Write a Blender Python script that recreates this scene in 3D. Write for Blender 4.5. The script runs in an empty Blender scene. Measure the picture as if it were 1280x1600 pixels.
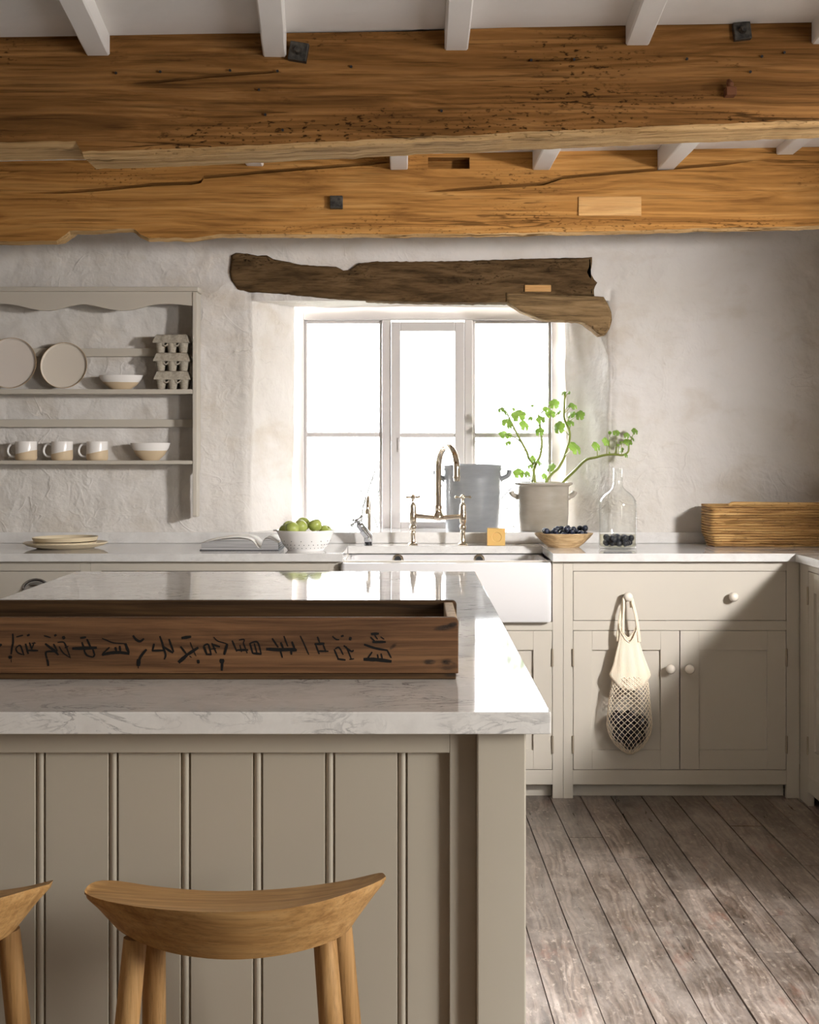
import bpy, bmesh, math, random
from mathutils import Vector, Matrix, noise
random.seed(7)
R = random.uniform
sc = bpy.context.scene
C = sc.collection
PI = math.pi

# ------------------------------------------------------------------ camera, world, lights, exposure
F, CX, CY, CZ = 2300.0, 640.0, 703.0, 1.293        # focal length in px, principal point, eye height
cam = bpy.data.cameras.new('camera'); camo = bpy.data.objects.new('camera', cam); C.objects.link(camo)
camo.location = (0, 0, CZ); camo.rotation_euler = (PI/2, 0, 0)
cam.sensor_fit = 'VERTICAL'; cam.sensor_height = 36; cam.lens = F/1600*36
cam.shift_y = -(800-CY)/1600; cam.clip_start = 0.05
sc.camera = camo
sc.view_settings.view_transform = 'Standard'; sc.view_settings.look = 'None'
sc.view_settings.exposure = 0.0; sc.view_settings.gamma = 1
sc.view_settings.use_curve_mapping = False

w = bpy.data.worlds.new('world'); sc.world = w; w.use_nodes = True
bg = w.node_tree.nodes['Background']
bg.inputs[0].default_value = (0.96, 0.98, 1.0, 1); bg.inputs[1].default_value = 7.0
# hazy sky, much brighter towards the veiled sun high on the left behind the house
nt = w.node_tree; tcw = nt.nodes.new('ShaderNodeTexCoord'); dt = nt.nodes.new('ShaderNodeVectorMath'); dt.operation = 'DOT_PRODUCT'
dt.inputs[1].default_value = Vector((-0.78, 0.56, 0.28)).normalized(); nt.links.new(tcw.outputs['Generated'], dt.inputs[0])
def wmath(op, a, b):
    n_ = nt.nodes.new('ShaderNodeMath'); n_.operation = op
    for k_, v_ in enumerate((a, b)):
        if isinstance(v_, bpy.types.NodeSocket): nt.links.new(v_, n_.inputs[k_])
        else: n_.inputs[k_].default_value = v_
    return n_.outputs[0]
nt.links.new(wmath('ADD', wmath('MULTIPLY', wmath('POWER', wmath('MAXIMUM', dt.outputs['Value'], 0.0), 8.0), 230.0), bg.inputs[1].default_value), bg.inputs[1])

def area(name, loc, target, sx, sy, power, col, spread=180):
    l = bpy.data.lights.new(name, 'AREA'); l.shape = 'RECTANGLE'; l.size = sx; l.size_y = sy
    l.energy = power; l.color = col; l.spread = math.radians(spread)
    o = bpy.data.objects.new(name, l); C.objects.link(o); o.location = loc
    d = Vector(target)-Vector(loc); o.rotation_euler = d.to_track_quat('-Z', 'Y').to_euler()
    return o
# daylight through the window in the right wall; the rest are added fill lamps for ceiling, island end and floor
area('daylight_right_window', (2.42, 2.85, 1.86), (0.2, 5.6, 0.82), 0.30, 0.24, 29.5, (1.0, 0.98, 0.97), 75)
area('fill_ceiling_uplight', (2.40, 1.15, 0.85), (-0.1, 3.2, 2.5), 0.9, 0.6, 6, (0.97, 0.98, 1.0), 70)  # added up-light, brightens the ceiling and joists
area('fill_island_end', (2.50, 0.75, 1.50), (-0.5, 2.25, 0.85), 0.8, 0.9, 49, (1.0, 0.97, 0.92), 140)  # added side fill for the island front and stools
area('fill_near_floor', (2.50, 1.00, 1.90), (0.85, 3.25, 0.0), 0.8, 0.6, 52, (0.92, 0.96, 1.0), 42)  # added cool fill for the near floorboards

# ------------------------------------------------------------------ helpers
def fx(px, Y): return (px-CX)/F*Y
def fz(py, Y): return CZ-(py-CY)/F*Y
def P(px, py, Y): return Vector((fx(px, Y), Y, fz(py, Y)))
def interp(tab, x):
    if x <= tab[0][0]: return tab[0][1]
    for (a, b), (c, d) in zip(tab, tab[1:]):
        if x <= c: return b if c == a else b+(d-b)*(x-a)/(c-a)
    return tab[-1][1]

def root_loc(o):
    v = Vector((0, 0, 0))
    while o is not None: v += o.location; o = o.parent
    return v
def tag(o, label, cat, group=None):
    o['label'] = label; o['category'] = cat
    if group: o['group'] = group
    return o
def thing(name, label, cat, loc=(0, 0, 0), group=None):
    o = bpy.data.objects.new(name, None); C.objects.link(o); o.location = loc; o.empty_display_size = 0.05
    return tag(o, label, cat, group)

class MB:
    def __init__(s, xf=None): s.v = []; s.f = []; s.xf = xf
    def add(s, vs, fs):
        b = len(s.v)
        s.v += [Vector(s.xf(Vector(v)) if s.xf else v) for v in vs]
        s.f += [[i+b for i in f] for f in fs]
        return s
    def box(s, x0, x1, y0, y1, z0, z1):
        vs = [(x0,y0,z0),(x1,y0,z0),(x1,y1,z0),(x0,y1,z0),(x0,y0,z1),(x1,y0,z1),(x1,y1,z1),(x0,y1,z1)]
        return s.add(vs, [(0,3,2,1),(4,5,6,7),(0,1,5,4),(1,2,6,5),(2,3,7,6),(3,0,4,7)])
    def tube(s, pts, r, n=10, cap=True, closed=False, flat=None):
        pts = [Vector(p) for p in pts]; m = len(pts)
        rs = r if isinstance(r, (list, tuple)) else [r]*m
        vs = []; up = None
        for i, p in enumerate(pts):
            if closed: t = pts[(i+1) % m]-pts[i-1]
            else: t = pts[min(i+1, m-1)]-pts[max(i-1, 0)]
            t = t.normalized() if t.length > 1e-9 else Vector((0, 0, 1))
            if up is None:
                a = Vector((0, 0, 1)) if abs(t.z) < 0.9 else Vector((1, 0, 0))
                up = (a-t*a.dot(t)).normalized()
            else:
                up = up-t*up.dot(t)
                up = up.normalized() if up.length > 1e-6 else t.orthogonal().normalized()
            sd = t.cross(up)
            for k in range(n):
                a = 2*PI*k/n
                vs.append(p+(up*math.cos(a)+sd*math.sin(a)*(flat or 1))*rs[i])
        fs = []
        for i in range(m if closed else m-1):
            j = (i+1) % m
            for k in range(n):
                l = (k+1) % n
                fs.append((i*n+k, i*n+l, j*n+l, j*n+k))
        if cap and not closed:
            fs.append(tuple(range(n-1, -1, -1))); fs.append(tuple((m-1)*n+k for k in range(n)))
        return s.add(vs, fs)
    def lathe(s, prof, n=40, c=(0, 0, 0), sx=1, sy=1, axis=None):
        c = Vector(c); q = Vector((0, 0, 1)).rotation_difference(Vector(axis).normalized()) if axis else None
        vs = []; idx = []
        for r, z in prof:
            if r < 1e-6: idx.append([len(vs)]*n); vs.append(Vector((0, 0, z)))
            else:
                idx.append(list(range(len(vs), len(vs)+n)))
                vs += [Vector((r*sx*math.cos(2*PI*k/n), r*sy*math.sin(2*PI*k/n), z)) for k in range(n)]
        if q: vs = [q @ v for v in vs]
        vs = [v+c for v in vs]; fs = []
        for a, b in zip(idx, idx[1:]):
            for k in range(n):
                l = (k+1) % n
                f = []
                for i in (a[k], a[l], b[l], b[k]):
                    if i not in f: f.append(i)
                if len(f) > 2: fs.append(f)
        return s.add(vs, fs)
    def prism(s, poly, d0, d1, plane='xz'):
        # poly = outline (2-D), extruded along the third axis
        n = len(poly)
        def m(p, d): return (p[0], d, p[1]) if plane == 'xz' else ((p[0], p[1], d) if plane == 'xy' else (d, p[0], p[1]))
        vs = [m(p, d0) for p in poly]+[m(p, d1) for p in poly]
        fs = [tuple(range(n)), tuple(range(2*n-1, n-1, -1))]+[(i, i+n, (i+1) % n+n, (i+1) % n) for i in range(n)]
        return s.add(vs, fs)
    def grid(s, fn, us, vs_):
        pts = [fn(u, v) for u in us for v in vs_]; m = len(vs_)
        return s.add(pts, [(i*m+j, (i+1)*m+j, (i+1)*m+j+1, i*m+j+1) for i in range(len(us)-1) for j in range(m-1)])
    def ball(s, c, r, nu=14, nv=9, sc_=(1, 1, 1)):
        return s.lathe([(r*sc_[0]*math.sin(PI*i/nv) if 0 < i < nv else 0, -r*sc_[2]*math.cos(PI*i/nv)) for i in range(nv+1)], nu, c)
    def build(s, name, mat, parent=None, smooth=False, bevel=0, local=False, origin=None, segs=2):
        off = Vector((0, 0, 0))
        if parent is not None and not local: off = root_loc(parent)
        if parent is None and not local:
            if origin is not None: off = Vector(origin)
            else:
                lo = [min(v[i] for v in s.v) for i in range(3)]; hi = [max(v[i] for v in s.v) for i in range(3)]
                off = Vector(((lo[0]+hi[0])/2, (lo[1]+hi[1])/2, lo[2]))
        me = bpy.data.meshes.new(name)
        me.from_pydata([tuple(v-off) for v in s.v], [], s.f)
        bm = bmesh.new(); bm.from_mesh(me)
        bmesh.ops.recalc_face_normals(bm, faces=bm.faces); bm.to_mesh(me); bm.free()
        o = bpy.data.objects.new(name, me); C.objects.link(o)
        if parent is not None: o.parent = parent
        elif not local: o.location = off
        if mat: me.materials.append(mat)
        if smooth:
            me.polygons.foreach_set('use_smooth', [True]*len(me.polygons))
            if smooth != 'all':
                bm = bmesh.new(); bm.from_mesh(me)
                for e in bm.edges:
                    if len(e.link_faces) == 2 and e.calc_face_angle(0) > 0.7: e.smooth = False
                bm.to_mesh(me); bm.free()
        if bevel:
            b = o.modifiers.new('bevel', 'BEVEL'); b.width = bevel; b.segments = segs; b.limit_method = 'ANGLE'; b.angle_limit = 0.6
        return o
def struct(o): o['kind'] = 'structure'; return o
def cut(o, cutter):
    m = o.modifiers.new('cut', 'BOOLEAN'); m.operation = 'DIFFERENCE'; m.solver = 'EXACT'; m.object = cutter
    bpy.context.view_layer.update()
    dg = bpy.context.evaluated_depsgraph_get()
    me = bpy.data.meshes.new_from_object(o.evaluated_get(dg))
    o.modifiers.remove(m); o.data = me
    bpy.data.objects.remove(cutter)
def dup(root, loc, rotz=0.0, label=None, group=None):
    r = root.copy(); C.objects.link(r); r.location = loc; r.rotation_euler = (0, 0, rotz)
    if label: r['label'] = label
    if group: r['group'] = group
    for ch in list(root.children):
        c = ch.copy(); C.objects.link(c); c.parent = r
        for g in ch.children:
            d = g.copy(); C.objects.link(d); d.parent = c
    return r
def smoothline(pts, k=6):
    pts = [Vector(p) for p in pts]; out = []
    for i in range(len(pts)-1):
        p0 = pts[max(i-1, 0)]; p1 = pts[i]; p2 = pts[i+1]; p3 = pts[min(i+2, len(pts)-1)]
        for j in range(k):
            t = j/k
            out.append(0.5*((2*p1)+(p2-p0)*t+(2*p0-5*p1+4*p2-p3)*t*t+(3*p1-p0-3*p2+p3)*t**3))
    out.append(pts[-1]); return out

# ------------------------------------------------------------------ materials
def srgb(r, g, b):
    f = lambda c: (c/255/12.92) if c/255 <= 0.04045 else ((c/255+0.055)/1.055)**2.4
    return (f(r), f(g), f(b), 1)
class M:
    def __init__(s, name, col=(0.8, 0.8, 0.8, 1), rough=0.5, metal=0.0, **kw):
        s.m = bpy.data.materials.new(name); s.m.use_nodes = True; s.t = s.m.node_tree
        s.b = s.t.nodes['Principled BSDF']
        s.b.inputs['Base Color'].default_value = col; s.b.inputs['Roughness'].default_value = rough
        s.b.inputs['Metallic'].default_value = metal
        for k, v in kw.items(): s.b.inputs[k.replace('_', ' ')].default_value = v
    def n(s, typ, props=None, **inp):
        nd = s.t.nodes.new('ShaderNode'+typ)
        for k, v in (props or {}).items(): setattr(nd, k, v)
        for k, v in inp.items():
            key = k.replace('_', ' ')
            if key.isdigit(): key = int(key)
            if hasattr(v, 'is_linked') or isinstance(v, bpy.types.NodeSocket): s.t.links.new(v, nd.inputs[key])
            else: nd.inputs[key].default_value = v
        return nd
    def link(s, a, b): s.t.links.new(a, s.b.inputs[b] if isinstance(b, str) else b)
    def coord(s, scale=(1, 1, 1), kind='Object', rot=(0, 0, 0)):
        tc = s.n('TexCoord')
        mp = s.n('Mapping', Vector=tc.outputs[kind], Scale=scale, Rotation=rot)
        return mp.outputs[0]
    def noise(s, vec, scale=5, detail=4, rough=0.55, dist=0.0):
        return s.n('TexNoise', Vector=vec, Scale=scale, Detail=detail, Roughness=rough, Distortion=dist).outputs[0]
    def ramp(s, fac, stops):
        r = s.n('ValToRGB', Fac=fac); e = r.color_ramp.elements
        while len(e) < len(stops): e.new(0.5)
        for el, (p, c) in zip(e, stops):
            el.position = p; el.color = c if len(c) == 4 else (*c, 1)
        return r.outputs[0]
    def mix(s, fac, a, b, mode='MIX'):
        m = s.n('Mix', {'data_type': 'RGBA', 'blend_type': mode})
        for sock, v in ((m.inputs[0], fac), (m.inputs[6], a), (m.inputs[7], b)):
            if isinstance(v, bpy.types.NodeSocket): s.t.links.new(v, sock)
            else: sock.default_value = v
        return m.outputs[2]
    def math(s, op, a, b=0.0, c=0.0):
        m = s.n('Math', {'operation': op})
        for i, v in enumerate((a, b, c)):
            if isinstance(v, bpy.types.NodeSocket): s.t.links.new(v, m.inputs[i])
            else: m.inputs[i].default_value = v
        return m.outputs[0]
    def bump(s, h, strength=0.3, dist=0.01, normal=None):
        b = s.n('Bump', Height=h, Strength=strength, Distance=dist)
        if normal is not None: s.t.links.new(normal, b.inputs['Normal'])
        s.t.links.new(b.outputs[0], s.b.inputs['Normal']); return b.outputs[0]
BW = lambda v: (v, v, v, 1)

def wood(name, dark, mid, light, axis=0, along=1.3, across=16, rough=0.6, bump=0.25, fine=1.0, pits=0.0, spec=0.3, ring=0.5, streak_=6, checks=0.0):
    m = M(name, mid, rough); m.b.inputs['Specular IOR Level'].default_value = spec
    def sc3(a, c): v = [c, c, c]; v[axis] = a; return tuple(v)
    warp = m.noise(m.coord(sc3(0.9, 3.0)), 1.0, 3, 0.5)
    v1 = m.coord(sc3(along, across))
    vv = m.n('VectorMath', {'operation': 'ADD'}); m.t.links.new(v1, vv.inputs[0])
    sv = m.n('VectorMath', {'operation': 'SCALE'}); 
    m.t.links.new(m.n('TexNoise', Vector=m.coord(sc3(1.1, 3.5)), Scale=1.0, Detail=2.0).outputs[1], sv.inputs[0]); sv.inputs[3].default_value = 3.0
    m.t.links.new(sv.outputs[0], vv.inputs[1])
    grain = m.noise(vv.outputs[0], 1.0, 6, 0.6, 0.6)
    col = m.ramp(grain, [(0.28, dark), (0.5, mid), (0.75, light)])
    wv = m.n('TexWave', {'wave_type': 'BANDS', 'bands_direction': 'XYZ'[(axis+2) % 3]}, Vector=vv.outputs[0], Scale=0.55, Distortion=5.0, Detail=3.0, Detail_Scale=1.2)
    col = m.mix(m.math('MULTIPLY', m.math('SUBTRACT', 1.0, wv.outputs[1]), 0.35*ring), col, dark)
    st = m.noise(m.coord(sc3(along*2.2, across*streak_)), 1.0, 4, 0.65)
    streak = m.ramp(st, [(0.34, BW(0.42)), (0.50, BW(1.0))])
    col = m.mix(0.75*fine, col, streak, 'MULTIPLY')
    if checks:
        ck = m.math('ABSOLUTE', m.math('SUBTRACT', m.noise(m.coord(sc3(0.55, 11)), 1.0, 5, 0.6, 0.3), 0.5))
        ck = m.math('MULTIPLY', m.ramp(ck, [(0.0, BW(1)), (0.006, BW(1)), (0.012, BW(0))]), m.ramp(m.noise(m.coord(sc3(0.9, 5)), 1.0, 2), [(0.50, BW(0)), (0.58, BW(1))]))
        col = m.mix(m.math('MULTIPLY', ck, checks), col, (dark[0]*0.4, dark[1]*0.4, dark[2]*0.4, 1))
    big = m.ramp(warp, [(0.3, BW(0.78)), (0.7, BW(1.1))])
    col = m.mix(0.8, col, big, 'MULTIPLY')
    h = m.math('ADD', m.math('MULTIPLY', grain, 0.6), m.math('MULTIPLY', st, 0.4))
    if pits:
        pn = m.noise(m.coord(sc3(55, 130)), 1.0, 2, 0.6)
        zone = m.noise(m.coord(sc3(1.6, 7)), 1.0, 3, 0.6)
        pit = m.math('MULTIPLY', m.ramp(pn, [(0.58, BW(0)), (0.68, BW(1))]), m.ramp(zone, [(0.50, BW(0)), (0.60, BW(1))]))
        col = m.mix(m.math('MULTIPLY', pit, pits), col, (dark[0]*0.35, dark[1]*0.35, dark[2]*0.35, 1))
        h = m.math('SUBTRACT', h, m.math('MULTIPLY', pit, 0.8))
    m.link(col, 'Base Color'); m.bump(h, bump, 0.006)
    return m.m

def plaster(name, c1, c2, amt=0.5, stain=None):
    m = M(name, c1, 0.9); m.b.inputs['Specular IOR Level'].default_value = 0.12
    v = m.coord()
    col = m.ramp(m.noise(v, 1.7, 5, 0.6, 0.4), [(0.34, c2), (0.60, c1)])
    if stain:
        col = m.mix(m.ramp(m.noise(m.coord((1, 1, 1.6)), 3.1, 6, 0.62, 0.3), [(0.52, BW(0)), (0.72, BW(0.55))]), col, stain)
    m.link(col, 'Base Color')
    a = m.noise(v, 9, 3, 0.5, 0.2); b = m.noise(v, 26, 3, 0.55, 0.3); c = m.noise(v, 110, 2, 0.5)
    zone = m.ramp(m.noise(v, 2.3, 2), [(0.42, BW(0.15)), (0.62, BW(1))])
    ridge = m.math('SUBTRACT', 1.0, m.ramp(m.math('ABSOLUTE', m.math('SUBTRACT', m.noise(v, 6, 3, 0.55, 0.6), 0.5)), [(0.0, BW(0)), (0.035, BW(1))]))
    h = m.math('ADD', m.math('MULTIPLY', a, 0.9), m.math('MULTIPLY', m.math('MULTIPLY', b, 0.42), zone))
    h = m.math('ADD', h, m.math('ADD', m.math('MULTIPLY', c, 0.05), m.math('MULTIPLY', m.math('MULTIPLY', ridge, zone), 0.10)))
    m.bump(h, amt, 0.022); return m.m

def paint(name, col, rough=0.45, bump=0.03):
    m = M(name, col, rough); m.b.inputs['Specular IOR Level'].default_value = 0.35
    v = m.coord()
    m.link(m.ramp(m.noise(v, 3, 3), [(0.3, tuple(c*0.96 for c in col[:3])+(1,)), (0.7, col)]), 'Base Color')
    m.bump(m.noise(v, 180, 2), bump, 0.001); return m.m

GREIGE = paint('greige_paint', srgb(190, 182, 169))
ISLAND = paint('island_greige_paint', srgb(190, 181, 165))
WHITEP = paint('white_gloss_paint', srgb(198, 192, 189), 0.35)
JOISTP = paint('joist_white_paint', srgb(236, 232, 228), 0.6, 0.2)
CEILP = plaster('ceiling_plaster', srgb(232, 228, 224), srgb(222, 218, 213), 0.12)
WALLP = plaster('wall_plaster', srgb(214, 209, 204), srgb(205, 199, 191), 0.75, srgb(188, 175, 157))
WALL2 = plaster('side_wall_plaster', srgb(225, 216, 204), srgb(215, 205, 190), 0.3)
BEAM = wood('beam_pine', srgb(84, 56, 28), srgb(138, 96, 52), srgb(172, 126, 76), 0, 1.6, 30, 0.9, 0.6, 1.0, 0.95, 0.08, 0.9, 5, 0.8)
BEAM2 = wood('beam_pine_golden', srgb(124, 84, 42), srgb(182, 130, 70), srgb(204, 156, 94), 0, 1.4, 28, 0.85, 0.5, 0.9, 0.7, 0.08, 0.8, 5, 0.7)
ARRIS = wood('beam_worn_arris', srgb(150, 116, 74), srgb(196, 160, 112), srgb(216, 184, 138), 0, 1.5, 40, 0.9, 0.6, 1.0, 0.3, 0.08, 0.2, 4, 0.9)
PATCH = wood('patch_pine', srgb(178, 130, 74), srgb(206, 158, 98), srgb(220, 178, 118), 0, 3, 40, 0.6, 0.15, 0.5)
LINTEL = wood('lintel_oak', srgb(62, 47, 30), srgb(96, 75, 50), srgb(122, 98, 68), 0, 6.0, 34, 0.9, 1.0, 1.0, 0.95, 0.08, 0.12, 4)
CORBEL = wood('corbel_oak', srgb(100, 80, 54), srgb(142, 116, 82), srgb(166, 138, 102), 0, 4.0, 40, 0.9, 0.8, 1.0, 0.7, 0.08, 0.2, 4)
OAK = wood('stool_oak', srgb(162, 118, 68), srgb(204, 158, 100), srgb(220, 178, 122), 0, 3.0, 55, 0.5, 0.12, 0.55, 0.0, 0.35, 0.6)
OAKV = wood('stool_leg_oak', srgb(158, 116, 68), srgb(196, 152, 98), srgb(214, 172, 118), 2, 3.0, 60, 0.5, 0.12, 0.55, 0.0, 0.35, 0.3)
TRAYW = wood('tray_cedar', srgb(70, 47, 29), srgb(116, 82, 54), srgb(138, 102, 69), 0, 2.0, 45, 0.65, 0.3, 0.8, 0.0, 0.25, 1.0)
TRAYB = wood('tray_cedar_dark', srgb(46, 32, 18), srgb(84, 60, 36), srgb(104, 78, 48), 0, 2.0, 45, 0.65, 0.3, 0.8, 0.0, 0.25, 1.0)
TRAYE_LIT = wood('tray_cedar_end_lit', srgb(170, 142, 106), srgb(208, 182, 146), srgb(224, 200, 166), 2, 4.0, 60, 0.6, 0.3, 0.6)  # end boards made paler: window light put into their colour
BOWLW = wood('bowl_olive_wood', srgb(140, 110, 74), srgb(192, 162, 120), srgb(216, 190, 152), 0, 6, 50, 0.45, 0.1, 0.6)

def quartz(name, amount, k=1.0):
    m = M(name, srgb(226, 221, 216), 0.045); v = m.coord()
    def vein(scale, wdt, dist, ax=(1, 1.0, 1)):
        a = m.noise(m.coord(ax), scale, 7, 0.62, dist)
        r = m.math('ABSOLUTE', m.math('SUBTRACT', a, 0.5))
        return m.ramp(r, [(0.0, BW(1)), (wdt, BW(0))])
    mask = m.ramp(m.noise(v, 5.5, 4, 0.6), [(0.46, BW(0)), (0.62, BW(1))])
    v1 = m.math('MULTIPLY', vein(9, 0.028, 1.6, (0.8, 1.3, 2.2)), mask)
    v2 = m.math('MULTIPLY', vein(24, 0.05, 1.0), m.ramp(m.noise(v, 8, 4, 0.6), [(0.5, BW(0)), (0.66, BW(0.5))]))
    f = m.math('MAXIMUM', v1, v2)
    base = m.ramp(m.noise(v, 16, 6, 0.65), [(0.3, srgb(222*k, 218*k, 214*k)), (0.6, srgb(236*k, 233*k, 229*k))])
    m.link(m.mix(m.math('MULTIPLY', f, amount), base, srgb(120, 117, 118)), 'Base Color')
    return m.m
QUARTZ = quartz('white_veined_quartz', 0.8); QUARTZP = quartz('white_plain_quartz', 0.16, 0.915)
CERAMIC = M('sink_fireclay', srgb(212, 209, 208), 0.08, Specular_IOR_Level=0.5).m
WHITEC = M('white_ceramic', srgb(236, 233, 230), 0.15).m
NICKEL = M('polished_nickel', srgb(224, 212, 196), 0.09, 1.0).m
CHROME = M('chrome', srgb(196, 198, 204), 0.05, 1.0).m
BLACK = M('black_rubber', srgb(22, 22, 24), 0.5).m
HINGE = M('aged_hinge_metal', srgb(168, 156, 138), 0.45, 0.6).m
def iron():
    m = M('dark_iron', srgb(58, 56, 54), 0.6, 0.6); v = m.coord()
    m.link(m.ramp(m.noise(v, 60, 4), [(0.35, srgb(44, 42, 40)), (0.7, srgb(92, 86, 78))]), 'Base Color'); m.bump(m.noise(v, 90, 4), 0.4, 0.003); return m.m
IRON = iron()
RUST = M('rusty_iron', srgb(110, 66, 36), 0.8, 0.2).m
KNOB = M('cream_enamel_knob', srgb(222, 212, 198), 0.2).m
def crock(name, c, c2):
    m = M(name, c, 0.22); v = m.coord((1, 1, 4))
    m.link(m.ramp(m.noise(v, 8, 5, 0.6), [(0.3, c2), (0.65, c)]), 'Base Color'); m.bump(m.noise(m.coord((2, 2, 30)), 2, 3), 0.12, 0.004); return m.m
CROCKG = crock('grey_salt_glaze', srgb(132, 134, 136), srgb(122, 124, 127))
CROCKC = crock('cream_salt_glaze', srgb(168, 159, 147), srgb(156, 147, 134))
SOIL = M('potting_soil', srgb(48, 36, 26), 0.95).m
STEM = M('plant_stem', srgb(124, 132, 62), 0.55).m
def leafm():
    m = M('leaf', srgb(110, 160, 60), 0.5); v = m.coord()
    col = m.ramp(m.noise(v, 30, 3), [(0.3, srgb(88, 118, 44)), (0.7, srgb(128, 156, 70))])
    m.link(col, 'Base Color')
    tr = m.n('BsdfTranslucent', Color=m.mix(0.35, col, srgb(150, 190, 70)))
    mx = m.n('MixShader', Fac=0.15)
    out = m.t.nodes['Material Output']
    m.t.links.new(m.b.outputs[0], mx.inputs[1]); m.t.links.new(tr.outputs[0], mx.inputs[2]); m.t.links.new(mx.outputs[0], out.inputs[0])
    return m.m
LEAF = leafm()
def glass(name, ior, rough=0.0, col=(1, 1, 1, 1)):
    m = M(name, col, rough); m.b.inputs['Transmission Weight'].default_value = 1.0; m.b.inputs['IOR'].default_value = ior; return m.m
def clear(name, tint, f0, k):
    m = M(name); t = m.n('BsdfTransparent', Color=tint); g = m.n('BsdfGlossy', Roughness=0.015)
    fc = m.n('LayerWeight', Blend=0.5).outputs[1]
    m.t.links.new(m.mix(m.math('MULTIPLY', m.math('POWER', fc, 8.0), k), tint, (0.45, 0.47, 0.45, 1)), t.inputs[0])
    mx = m.n('MixShader'); m.t.links.new(m.math('ADD', m.math('MULTIPLY', m.math('POWER', fc, 4.0), 0.45), f0), mx.inputs[0])
    m.t.links.new(t.outputs[0], mx.inputs[1]); m.t.links.new(g.outputs[0], mx.inputs[2])
    m.t.links.new(mx.outputs[0], m.t.nodes['Material Output'].inputs[0]); return m.m
GLASS = clear('clear_bottle_glass', (0.985, 0.99, 0.985, 1), 0.025, 0.8)
WATER = clear('clear_liquid', (0.93, 0.92, 0.84, 1), 0.01, 0.3)
def pane():
    m = M('window_glass'); t = m.n('BsdfTransparent'); g = m.n('BsdfGlossy', Roughness=0.02); fr = m.n('Fresnel', IOR=1.45)
    mx = m.n('MixShader'); m.t.links.new(fr.outputs[0], mx.inputs[0]); m.t.links.new(t.outputs[0], mx.inputs[1]); m.t.links.new(g.outputs[0], mx.inputs[2])
    m.t.links.new(mx.outputs[0], m.t.nodes['Material Output'].inputs[0]); return m.m
PANE = pane()
def berry():
    m = M('blue_black_berry_skin', srgb(30, 32, 46), 0.4); v = m.coord()
    m.link(m.ramp(m.noise(v, 70, 3), [(0.4, srgb(20, 20, 28)), (0.75, srgb(70, 78, 100))]), 'Base Color'); return m.m
BERRY = berry()
DARKFRUIT = M('dark_plum_skin', srgb(26, 20, 28), 0.3).m
def applem():
    m = M('green_apple_skin', srgb(150, 176, 62), 0.35); v = m.coord()
    m.link(m.ramp(m.noise(v, 22, 4), [(0.3, srgb(138, 150, 62)), (0.7, srgb(182, 190, 108))]), 'Base Color'); return m.m
APPLE = applem()
PAPER = M('book_paper', srgb(232, 228, 222), 0.7).m
def pagedge():
    m = M('book_page_edges', srgb(190, 188, 186), 0.8)
    m.link(m.ramp(m.noise(m.coord((3, 3, 900)), 1, 2), [(0.35, srgb(96, 95, 97)), (0.65, srgb(190, 187, 184))]), 'Base Color'); return m.m
PAGEEDGE = pagedge()
COVER = M('book_cover_grey', srgb(70, 70, 74), 0.6).m
def card():
    m = M('grey_pulp_cardboard', srgb(172, 162, 146), 0.95); v = m.coord()
    m.link(m.ramp(m.noise(v, 120, 4), [(0.3, srgb(150, 141, 126)), (0.7, srgb(182, 172, 156))]), 'Base Color'); m.bump(m.noise(v, 240, 3), 0.4, 0.002); return m.m
CARD = card()
SOAP = M('ochre_soap', srgb(208, 168, 98), 0.5, Subsurface_Weight=0.1).m
def twotone(name, h, tilt=0.0, top=srgb(238, 233, 228), bot=srgb(206, 184, 152)):
    m = M(name, top, 0.25); tc = m.n('TexCoord'); sp = m.n('SeparateXYZ', Vector=tc.outputs['Object'])
    zz = m.math('ADD', sp.outputs[2], m.math('MULTIPLY', sp.outputs[0], -tilt))
    zz = m.math('ADD', zz, m.math('MULTIPLY', m.math('SUBTRACT', m.noise(tc.outputs['Object'], 9, 2), 0.5), 0.006))
    f = m.math('GREATER_THAN', zz, h)
    m.link(m.mix(f, bot, top), 'Base Color')
    m.link(m.math('SUBTRACT', 0.7, m.math('MULTIPLY', f, 0.5)), 'Roughness'); return m.m
MUGM = twotone('mug_glaze', 0.033, 0.22)
BOWLM = twotone('bowl_glaze', 0.028)
BOWLM2 = twotone('low_bowl_glaze', 0.030)
def platem(name, base, rim, r):
    m = M(name, base, 0.3); tc = m.n('TexCoord'); sp = m.n('SeparateXYZ', Vector=tc.outputs['Object'])
    d = m.math('SQRT', m.math('ADD', m.math('MULTIPLY', sp.outputs[0], sp.outputs[0]), m.math('MULTIPLY', sp.outputs[1], sp.outputs[1])))
    m.link(m.mix(m.math('GREATER_THAN', d, r), base, rim), 'Base Color'); return m.m
CREAMP = platem('cream_stoneware', srgb(222, 206, 176), srgb(212, 190, 152), 0.2)
def straw():
    m = M('rush_straw', srgb(190, 148, 88), 0.7); v = m.coord((6, 6, 90))
    c = m.ramp(m.noise(v, 1, 4, 0.6), [(0.30, srgb(112, 76, 36)), (0.5, srgb(172, 130, 74)), (0.72, srgb(206, 168, 108))])
    c = m.mix(m.math('MULTIPLY', m.ramp(m.noise(m.coord((60, 60, 120)), 1, 2), [(0.62, BW(0)), (0.72, BW(1))]), 0.6), c, srgb(80, 52, 26))
    m.link(c, 'Base Color'); m.bump(m.noise(v, 2, 3), 0.3, 0.003); return m.m
STRAW = straw()
def cottonm():
    m = M('unbleached_cotton', srgb(238, 222, 198), 0.9)
    h = m.n('TexWave', Vector=m.coord((1, 1, 1)), Scale=70.0, Distortion=1.5).outputs[1]
    m.bump(h, 0.35, 0.003); return m.m
COTTON = cottonm()
INK = M('black_ink', srgb(26, 25, 24), 0.7, Specular_IOR_Level=0.15).m
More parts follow.
